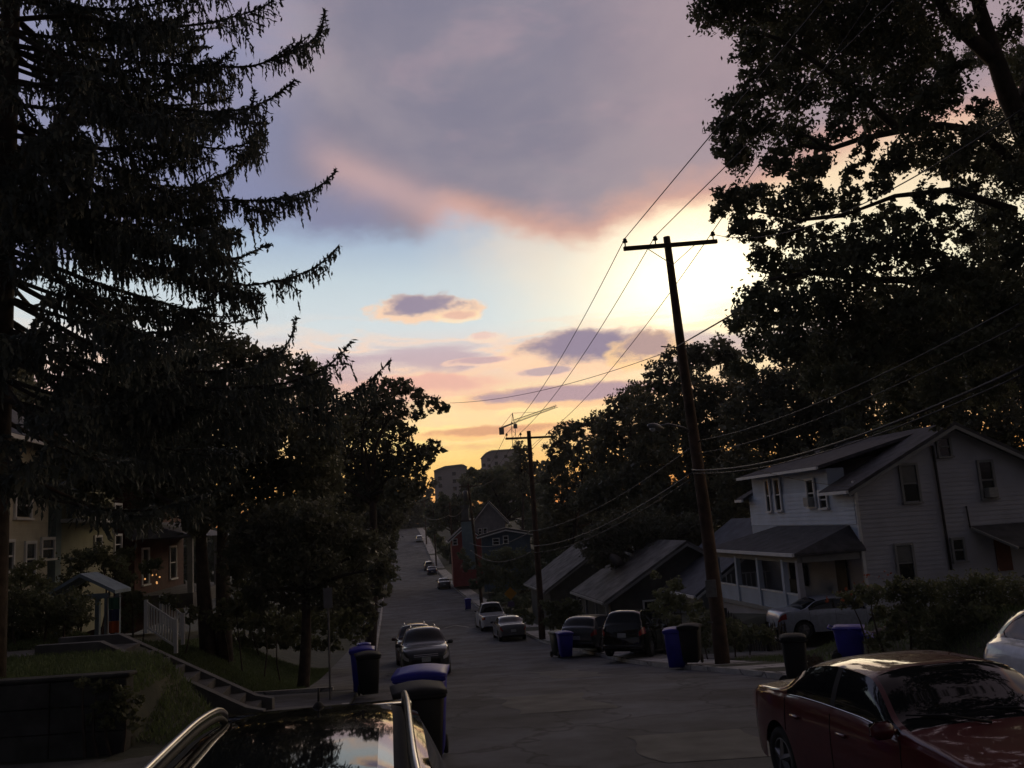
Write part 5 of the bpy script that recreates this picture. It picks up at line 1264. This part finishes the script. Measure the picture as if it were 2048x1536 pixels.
# --- left side trees
lg = 'leafy trees along the left side of the street'
A0 = ground_pt(418, 30.5)
tree('twin_trunked_tree', 'large leafy tree with twin trunks in front of the brick house', A0, at(420, 1040, 30.5),
     cl([(345, 735, 48), (400, 705, 42), (445, 695, 38), (490, 715, 46), (550, 735, 46), (610, 750, 44), (640, 790, 40), (330, 800, 70), (420, 790, 80), (510, 800, 75), (590, 820, 65), (260, 840, 80), (350, 880, 85), (450, 890, 90), (550, 890, 85), (640, 870, 60), (240, 930, 75), (330, 960, 75), (440, 970, 80), (540, 980, 80), (630, 950, 70), (150, 900, 80), (180, 990, 50), (300, 1020, 40), (400, 1030, 50), (500, 1050, 55), (690, 850, 35)], 30.5, 2.2), .20, 1.25, leafC, .24, lg,
     trunks=[(A0, at(400, 1010, 30.5)), (A0 + Vector((.45, .2, 0)), at(445, 1010, 30.7))], seed=21)
tree('leafy_tree', 'spreading tree left of the sunset gap, its crown edge lit orange', ground_pt(735, 50), at(745, 990, 50),
     cl([(775, 778, 26), (805, 775, 25), (835, 793, 22), (868, 808, 20), (890, 815, 12), (740, 805, 38), (790, 815, 34), (835, 828, 18), (700, 820, 38), (690, 870, 45), (745, 860, 45), (800, 860, 30), (868, 893, 20), (850, 915, 26), (820, 905, 30), (880, 900, 10), (770, 910, 42), (710, 930, 50), (800, 945, 34), (840, 945, 20), (750, 970, 45), (800, 985, 36), (700, 1000, 50), (650, 900, 45), (640, 970, 50), (850, 968, 16), (830, 975, 22)], 50, 2), .26, 1.1, leafC, .28, lg, seed=22)
tree('leafy_tree', 'low drooping tree over the left kerb behind the street sign', ground_pt(600, 27.5), at(610, 1150, 27.5),
     cl([(500, 1070, 50), (560, 1050, 60), (630, 1050, 60), (690, 1070, 50), (730, 1100, 40), (755, 1140, 32), (768, 1180, 22), (480, 1120, 45), (550, 1120, 60), (630, 1120, 60), (700, 1140, 50), (520, 1180, 45), (590, 1190, 50), (660, 1180, 50), (720, 1190, 36), (745, 1215, 22)], 27.5, 1.6), .16, 1.0, leafC, .16, lg, seed=23)
tree('leafy_tree', 'tall dark tree behind the low drooping tree, left of the road', ground_pt(720, 75), at(730, 1120, 75),
     cl([(760, 1020, 34), (790, 1040, 24), (740, 1060, 40), (775, 1080, 22), (710, 1100, 50), (700, 1040, 50), (760, 1120, 24), (800, 1010, 22), (820, 985, 24), (780, 990, 34), (740, 1150, 34)], 75, 4), .34, 1.3, leafC, .26, lg, seed=24)
tree('leafy_tree', 'dark tree mass behind the cream house at the far left', ground_pt(100, 42), at(100, 960, 42),
     cl([(40, 860, 100), (150, 850, 90), (260, 850, 80), (30, 760, 70), (200, 940, 70), (80, 950, 80), (320, 950, 80), (-80, 850, 120), (-60, 700, 100), (380, 1000, 50)], 42, 3), .28, 1.2, leafC, .35, lg, seed=25)

def woods(label, lst, Y, leaf, per, dy, seed):
    rr = np.random.default_rng(seed); C = clump_pts([(np.array(c), r) for c, r in cl(lst, Y, dy, 1.0, seed)], per, leaf, .4, rr)
    o = quads('tree_mass', np.concatenate([leaf_quads(C, leaf, .6, .2, rr), core_quads(cl(lst, Y, dy, 1.0, seed), leaf, 1.6, .6, rr)]), leafD); o['kind'] = 'stuff'; o['label'] = label
r_ = random.Random(4)
woods('undergrowth on the far slope right of the hill road', [(x, 1062 + (x - 858) * 1.1 + r_.uniform(-4, 8), 11) for x in range(862, 905, 5)] + [(x, 1100 + r_.uniform(-10, 14), 14) for x in range(885, 930, 8)], 175, .5, 2.5, 6, 8)
woods('distant wooded slope behind the left-hand trees', [(x, 1010 + r_.uniform(-25, 90), 48) for x in range(-120, 780, 26)] + [(x, 1120 + r_.uniform(-20, 30), 45) for x in range(-60, 760, 34)], 125, .55, 3.2, 12, 1)
woods('distant wooded slope behind the right-hand houses', [(x, 985 - (x - 1080) * .06 + r_.uniform(-30, 100), 48) for x in range(1085, 2200, 26)] + [(x, 1110 + r_.uniform(-20, 20), 40) for x in range(1070, 1700, 30)], 130, .55, 3.2, 12, 2)
woods('wooded hilltop below the apartment blocks', [(x, 946 + r_.uniform(-5, 5), 13) for x in range(945, 1065, 8)] + [(x, 1030 + r_.uniform(-10, 10), 17) for x in range(740, 862, 9)] + [(x, 1052 + r_.uniform(-4, 4), 13) for x in range(740, 868, 7)] + [(1022, 925, 15), (1036, 915, 14), (1012, 934, 12), (868, 965, 12), (858, 985, 14), (846, 1005, 16), (830, 1000, 18), (812, 1010, 20), (860, 1010, 18)] + [(x, 962 + r_.uniform(-6, 22), 17) for x in range(930, 1110, 9)] + [(x, 1015 + r_.uniform(-6, 20), 18) for x in range(850, 1060, 9)] + [(x, 990 + r_.uniform(-6, 10), 13) for x in range(925, 1000, 9)] + [(1090, 935, 16), (1075, 945, 14), (1110, 930, 18)], 330, 1.2, 3.0, 10, 3)
rb_ = np.random.default_rng(77); bc = []
for x0, y0, z0, R in ((12.5, 12, 15.5, 4.5), (8.5, 8, 15.5, 3.8), (7, 1.5, 13, 4.2), (12, 5, 14, 4.5), (3, -5, 14, 4.5), (8, -16, 9, 5.5), (15, -10, 10, 6), (1, -22, 8, 5), (-9, -16, 9, 5), (22, -2, 10, 6), (12, -24, 12, 6)):  # trunkless crowns overhead added to darken the windshield, then trees behind the viewpoint
    for _ in range(9):
        d = unit(rb_.normal(size=3)) * R * .62; bc.append(((x0 + d[0], y0 + d[1], z0 + d[2]), (R * .42,) * 3))
    if y0 < -1: MB().tube([(x0, y0, H(x0, y0) - .3), (x0 + .2, y0, z0 - 1), (x0, y0, z0 + R * .6)], [.35, .25, .08], 8).build('tree_mass', barkm)['kind'] = 'stuff'
o = quads('tree_mass', leaf_quads(clump_pts(bc, 2.2, .30, .4, rb_), .30, .6, .2, rb_), leafC); o['kind'] = 'stuff'; o['label'] = 'street trees behind the viewpoint and unseen crowns added overhead to darken the car windows'
# --- the Norway spruce, upper left
def strips(A, B, step=.070, width=.052, ln=.15, r=rng):
    A = np.array(A); B = np.array(B); L = np.linalg.norm(B - A, axis=1); n = np.maximum(1, (L / step).astype(int))
    idx = np.repeat(np.arange(len(A)), n); k = np.concatenate([np.arange(m_) for m_ in n]); u = ((k + .5) / n[idx])[:, None]
    C = A[idx] * (1 - u) + B[idx] * u; d = unit(B - A)[idx] + r.normal(size=(len(idx), 3)) * .33; d = unit(d)
    w = unit(np.cross(d, r.normal(size=(len(idx), 3)))); s_ = r.uniform(.75, 1.25, (len(idx), 1))
    return np.stack([C - d * ln * .5 * s_, C + w * width * .5 * s_, C + d * ln * .5 * s_, C - w * width * .5 * s_], 1)
SA, SB = [], []
wood = MB()
def spruce_branch(pts, bare=0.12, side=.62, hang=.38, r0=.06, dens=1.0, sub_=2):
    
    P_ = np.array([tuple(p) for p in pts]); seg = np.linalg.norm(np.diff(P_, axis=0), axis=1); cum = np.concatenate([[0], np.cumsum(seg)]); L = cum[-1]
    # smooth by quadratic resample
    n = max(8, int(L / .09)); s_ = np.linspace(0, L, n); Q = np.stack([np.interp(s_, cum, P_[:, k]) for k in range(3)], 1)
    for _ in range(3): Q[1:-1] = (Q[:-2] + 2 * Q[1:-1] + Q[2:]) / 4
    wood.tube([tuple(q) for q in Q[::3]] + [tuple(Q[-1])], [max(.006, r0 * (1 - .92 * i / (len(Q[::3])))) for i in range(len(Q[::3]) + 1)], 5)
    T = unit(np.gradient(Q, axis=0)); up = np.array([0, 0, 1.0])
    ph = rnd.uniform(0, 6); fr = rnd.uniform(2.2, 4.0)
    for i in range(n):
        u = s_[i] / L; clump = .72 + .45 * math.sin(ph + s_[i] * fr) + rnd.uniform(-.15, .15)
        SA.append(Q[i]); SB.append(Q[min(i + 1, n - 1)] + T[i] * .02)
        if u < bare: continue
        t = T[i]; sd = np.cross(t, up); sd = sd / (np.linalg.norm(sd) + 1e-6)
        env = min(1.0, (u - bare) / .18 + .25) * (1 - u ** 2.6 * .78)
        for sg in (-1, 1):
            if rnd.random() > .85 * dens: continue
            ll = side * env * rnd.uniform(.4, 1.2) * clump
            d = sd * sg * rnd.uniform(.5, 1.0) + t * rnd.uniform(.35, .9) + up * rnd.uniform(-.55, .12); d /= np.linalg.norm(d)
            a = Q[i]; m_ = a + d * ll * .55; e = a + d * ll + up * -.12 * ll
            SA.extend([a, m_]); SB.extend([m_, e])
            k = int(ll / .085)
            for j in range(k):
                v = (j + .6) / max(k, 1); q = a + (e - a) * v
                hl = hang * env * rnd.uniform(.15, 1.35) * clump; dd = np.array([rnd.uniform(-.25, .25), rnd.uniform(-.25, .25), -1.0]) + t * .15
                SA.append(q); SB.append(q + dd * hl)
        for _ in range(2):    # short spurs on the upper side
            d = np.array([rnd.uniform(-1, 1), rnd.uniform(-1, 1), rnd.uniform(-.2, .9)]) + t * .8; d /= np.linalg.norm(d)
            SA.append(Q[i]); SB.append(Q[i] + d * rnd.uniform(.05, .13) * (1.2 - .3 * u))
        if rnd.random() < .45:
            SA.append(Q[i]); SB.append(Q[i] + np.array([rnd.uniform(-.08, .08), rnd.uniform(-.1, .1), -1]) * hang * (1.1 - .7 * u) * rnd.uniform(.4, 1.3))
    if sub_:
        for _ in range(sub_):
            i = int(n * rnd.uniform(.3, .82)); u = i / n; sg = rnd.choice((-1, 1)); t = T[i]; sd = np.cross(t, up); sd /= (np.linalg.norm(sd) + 1e-6)
            ll = rnd.uniform(.6, 1.3) * (1.15 - u * .6); d = t * .8 + sd * sg * rnd.uniform(.35, .8); d /= np.linalg.norm(d); a = Q[i]
            spruce_branch([a, a + d * ll * .5 + up * -.10, a + d * ll + up * rnd.uniform(-.12, .12)], bare=.05, side=side * .62, hang=hang * .85, r0=.02, dens=.8, sub_=0)
YS_ = 14.5
tb = ground_pt(30, YS_); trunk_x = at(12, 300, YS_).x
def tz(py): return at(22, py, YS_).z
keyb = [([(20, 40), (150, 30), (300, 60), (430, 45), (530, 15), (575, -25)], -.4), ([(20, 90), (200, 120), (380, 132), (500, 135), (590, 105), (640, 70), (650, 22)], .5),
    ([(20, 160), (250, 205), (420, 225), (500, 218), (555, 190), (588, 162)], -.8), ([(20, 120), (200, 180), (330, 170), (420, 190), (450, 180)], 1.0), ([(20, 270), (220, 300), (360, 290), (460, 300), (520, 275), (528, 240)], .2),
    ([(20, 300), (180, 370), (300, 412), (420, 400), (540, 402), (620, 385), (650, 365), (670, 343)], .6), ([(20, 240), (200, 320), (340, 390), (450, 350), (500, 300), (512, 262)], 1.2),
    ([(20, 420), (200, 500), (380, 558), (500, 572), (590, 555), (640, 530), (675, 494)], .3), ([(20, 380), (220, 450), (380, 500), (470, 520), (535, 490)], -.7), ([(20, 500), (200, 570), (340, 610), (430, 635), (485, 630)], .9),
    ([(20, 560), (200, 660), (380, 745), (500, 740), (565, 705), (585, 670), (592, 640)], .4), ([(20, 600), (240, 720), (420, 780), (560, 770), (640, 745), (680, 712), (702, 686)], -.5), ([(20, 660), (260, 790), (460, 830), (620, 815), (700, 790), (745, 758), (779, 723)], .2),
    ([(20, 330), (150, 420), (300, 470), (420, 455), (480, 470)], -1.2), ([(20, 700), (180, 830), (330, 900), (470, 900), (540, 870)], .8), ([(20, 60), (140, 130), (280, 230), (380, 240), (430, 260)], -1.4),
    ([(20, -60), (200, -50), (380, -40), (520, -50), (600, -110)], .3), ([(20, 450), (120, 560), (220, 640), (330, 690), (380, 670)], -1.5)]
for pts, dy in keyb:
    n = len(pts); spruce_branch([at(px, py, YS_ + dy * (i / (n - 1)) * 2) for i, (px, py) in enumerate(pts)], bare=.2, side=.78, hang=.50, dens=1.12, r0=.055, sub_=7)
KA, KB = SA, SB; SA, SB = [], []
z = 3.6
while z < 21:
    for k in range(4 if z < 14 else 3):
        a = rnd.uniform(0, 2 * PI); right = max(0, math.cos(a))
        Lb = (4.9 if z < 10 else 4.9 - (z - 10) * .28) * rnd.uniform(.72, 1.0)
        if right > .3: Lb = min(Lb, 3.55 / max(right, .5))
        steep = .18 if z > 7 else .18 + .10 * rnd.random()
        pts = []
        for i in range(7):
            u = i / 6; zz = z - steep * Lb * math.sin(min(1, u * 1.1) * PI * .55) * (1.1 if z < 6.5 else .9) + .50 * u ** 3
            pts.append((trunk_x + math.cos(a) * Lb * u, YS_ + math.sin(a) * Lb * u, zz))
        if min(p[2] for p in pts) < 3.3: continue
        spruce_branch(pts, bare=.30 if z < 8 else .12, side=.62, r0=.045, dens=.9)
    z += .36
spr = thing('spruce_tree', 'tall Norway spruce with drooping upturned branches filling the upper left', 'tree', tuple(tb))
off = np.array(tuple(tb))
o = quads('crown', np.concatenate([strips(SA, SB), strips(KA, KB, .052, .040, .115)]) - off, leafA, spr); o['kind'] = 'stuff'
wood.v = [(v[0] - tb.x, v[1] - tb.y, v[2] - tb.z) for v in wood.v]; o = wood.build('branches', barkm, spr, True, fix=False); o['kind'] = 'stuff'
MB().tube([(trunk_x - tb.x, YS_ - tb.y, -.3 + i * 2.4) for i in range(10)], [.25 - .018 * i for i in range(10)], 14).build('trunk', barkm, spr, True)

# ------------------------------------------------------------------ shrubs, hedges, grass
def shrub(label, lst, Y, leaf, per, lm, name='shrub', dy=.6, cat='shrub', group=None, flat=.8, seed=31, extra=None, floor=None):
    C = cl(lst, Y, dy, flat, seed); px = sum(q[0] for q in lst) / len(lst); b0 = ground_pt(px, Y); rr = np.random.default_rng(seed)
    t = thing(name, label, cat, tuple(b0), 0, group)
    P_ = clump_pts([(np.array(c) - np.array(b0), r) for c, r in C], per * 4.2, leaf, .3, rr)
    o = quads('foliage', np.concatenate([leaf_quads(P_, leaf, .55, 0, rr), core_quads([(np.array(c) - np.array(b0), r) for c, r in C], leaf, 1.2, .55, rr)]), lm, t); o['kind'] = 'stuff'
    b = MB(); rp_ = random.Random(seed)
    for c, r in C[:4]:
        c = Vector(c) - b0; g_ = H(c.x + b0.x, c.y + b0.y) - b0.z
        b.tube(curve3((c.x * .85, c.y * .85, g_ - .1), (c.x, c.y, c.z), .08, 4, rp_), [.03, .025, .018, .01], 4)
    o2 = b.build('stems', barkm, t); o2['kind'] = 'stuff'
    if extra:
        P2 = clump_pts([(np.array(c) - np.array(b0), np.array(r) * 1.02) for c, r in cl(extra[0], Y, dy, flat, seed + 1)], extra[1], extra[2], .25, rr)
        o3 = quads('blossoms', leaf_quads(P2, extra[2], .8, 0, rr), extra[3], t); o3['kind'] = 'stuff'
    return t
shrub('dark hedge filling the left edge below the cream house', [(30, 1210, 50), (90, 1215, 45), (140, 1210, 42), (60, 1250, 40), (120, 1250, 35), (20, 1270, 35), (165, 1235, 26), (-40, 1230, 60)], 20.3, .07, 1.2, leafE, seed=32)
shrub('pale-leaved shrub before the cream house windows at far left', [(40, 1150, 30), (75, 1165, 28), (20, 1175, 30), (100, 1170, 22), (70, 1130, 18)], 21.6, .08, .8, leafF, seed=33)
shrub('dark bush between the cream house and the pale blue shelter', [(160, 1120, 34), (200, 1110, 30), (150, 1160, 34), (230, 1130, 30), (250, 1160, 26), (130, 1190, 30)], 22.5, .08, 1.1, leafE, seed=34)
shrub('overgrown shrubs in front of the brick house porch', [(262, 1190, 24), (285, 1205, 20), (262, 1225, 26), (380, 1230, 26), (340, 1200, 22), (255, 1250, 20), (300, 1130, 24), (250, 1110, 26)], 27, .10, .9, leafE, seed=35)
shrub('bushes under the low drooping tree right of the twin trunks', [(470, 1210, 36), (520, 1225, 36), (560, 1250, 30), (440, 1240, 30), (620, 1240, 34), (670, 1240, 30), (585, 1270, 22), (710, 1230, 28), (480, 1160, 30), (505, 1200, 30)], 29.5, .12, 1.0, leafE, seed=36)
shrub('long dark hedge behind the trunks of the low drooping tree', [(x, 1225 + (x % 37) * .8, 30) for x in range(440, 745, 22)] + [(x, 1265 + (x % 23), 22) for x in range(450, 720, 24)], 37, .15, .8, leafE, dy=1.5, seed=50)
shrub('dark undergrowth on the verge behind the yellow warning sign', [(x, 1195 + (x % 17), 20) for x in range(985, 1060, 12)] + [(x, 1225 + (x % 11), 14) for x in range(1000, 1060, 12)], 74, .22, .9, leafD, dy=1.5, seed=51)
shrub('hedge row left of the road below the tall dark tree', [(x, 1170 - (x - 690) * .2, 24) for x in range(650, 790, 14)] + [(x, 1200 - (x - 690) * .2, 18) for x in range(650, 775, 14)], 60, .2, .9, leafD, dy=2.5, seed=52)
shrub('pale flowering weeds by the left kerb beyond the side drive', [(728, 1225, 14), (740, 1210, 12), (716, 1240, 12)], 44, .10, .8, leafF, seed=37)
shrub('long dark hedge between the pavement and the blue house', [(985, 1120, 26), (1015, 1115, 28), (1045, 1120, 28), (975, 1150, 28), (1010, 1155, 30), (1050, 1160, 30), (955, 1165, 18), (1000, 1185, 18), (1080, 1140, 26), (935, 1130, 16), (925, 1110, 14), (1090, 1110, 26), (1120, 1120, 26)], 82, .22, 1.2, leafD, dy=3, seed=38)
shrub('low bushes right of the second utility pole before the pale roofed bungalow', [(1100, 1215, 22), (1120, 1225, 24), (1140, 1210, 22), (1105, 1245, 20), (1130, 1255, 18), (1150, 1235, 22), (1060, 1240, 16), (1045, 1225, 14)], 50, .14, 1.1, leafE, seed=39)
shrub('tall yellowish bush left of the first utility pole', [(1330, 1190, 24), (1350, 1170, 22), (1320, 1220, 24), (1360, 1205, 26), (1345, 1240, 22), (1390, 1220, 24), (1310, 1150, 14)], 33.5, .11, .9, leafF, seed=40)
shrub('dark bushes behind the feet of the first utility pole', [(1400, 1250, 26), (1425, 1235, 24), (1465, 1255, 26), (1500, 1265, 26), (1530, 1270, 24), (1480, 1285, 22), (1450, 1280, 22), (1410, 1280, 20)], 28.5, .09, 1.1, leafE, seed=41)
shrub('broad leafy bank of shrubs with orange blossom before the white house', [(1700, 1200, 26), (1740, 1185, 30), (1790, 1180, 34), (1850, 1185, 42), (1910, 1190, 44), (1970, 1180, 48), (2030, 1190, 50), (1820, 1230, 40), (1880, 1240, 46), (1950, 1240, 50), (2020, 1250, 50), (1790, 1260, 30), (1850, 1280, 34), (1920, 1285, 38), (2090, 1230, 60), (1760, 1225, 24), (1760, 1285, 26)], 20.5, .085, 1.2, leafE,
      seed=42, extra=([(1690, 1185, 20), (1730, 1165, 22), (1770, 1150, 14), (1660, 1200, 12), (1750, 1180, 20)], .22, .06, flower))
shrub('heap of cut brush between the narrow black bin and the blue bin', [(1622, 1318, 14), (1640, 1325, 15), (1610, 1335, 12), (1630, 1345, 14)], 18.6, .10, .7, mat('dry brush', (.11, .085, .055), .9, .4, 6), name='brush_pile', cat='brush pile', dy=.2, seed=43)
shrub('dark ivy and weeds hanging over the right half of the retaining wall', [(165, 1365, 16), (195, 1375, 18), (225, 1370, 20), (250, 1385, 22), (230, 1410, 22), (200, 1415, 18), (255, 1425, 20), (270, 1450, 18), (215, 1445, 18), (180, 1440, 14), (275, 1400, 16)], 13.75, .055, 1.0, leafE, dy=.1, seed=44)
# grass on the near banks
N_ = 60000
l_ = np.concatenate([rng.uniform(-13, -2.72, N_), rng.uniform(-7.5, -2.72, N_ // 2)]); y_ = np.concatenate([rng.uniform(14.15, 23, N_), rng.uniform(24.6, 38, N_ // 2)])
keep = ~((np.abs(y_ - 18.35) < .72) & (l_ > -8.6)) & ~((y_ > 19.1) & (y_ < 24.6) & (l_ > -7.6)); l_, y_ = l_[keep], y_[keep]
def blades(name, l_, y_, hgt, m, label):
    z_ = Hl(l_, y_); x_ = l_ - SL * y_; n = len(l_); B0 = np.stack([x_, y_, z_ - .01], 1)
    a = rng.uniform(0, 2 * PI, n); w = np.stack([np.cos(a), np.sin(a), 0 * a], 1) * .012; h_ = (hgt * rng.uniform(.5, 1.4, n))[:, None]
    lean = np.concatenate([rng.normal(size=(n, 2)) * .35, np.ones((n, 1))], 1) * h_
    o = quads(name, np.stack([B0 - w, B0 + w, B0 + lean + w * .3, B0 + lean - w * .3], 1), m); o['kind'] = 'stuff'; o['label'] = label; return o
blades('grass', l_, y_, .09, grassm, 'rough grass on the left bank and lawn')
n = 36000; blades('grass', rng.uniform(10.2, 24, n), rng.uniform(14.8, 27, n), .10, grassm, 'rough grass on the right bank')
# ------------------------------------------------------------------ thin evening haze
hm = bpy.data.materials.new('haze air'); hm.use_nodes = True; nt = hm.node_tree; nt.nodes.clear()
pv = nt.nodes.new('ShaderNodeVolumePrincipled'); pv.inputs['Color'].default_value = (.78, .8, .86, 1); pv.inputs['Density'].default_value = 0.0003
out = nt.nodes.new('ShaderNodeOutputMaterial'); nt.links.new(pv.outputs[0], out.inputs['Volume'])
b = MB(); b.box((0, 250, 40), (1000, 600, 106)); hz = b.build('haze', hm); hz['kind'] = 'stuff'; hz['label'] = 'thin evening haze along the street'
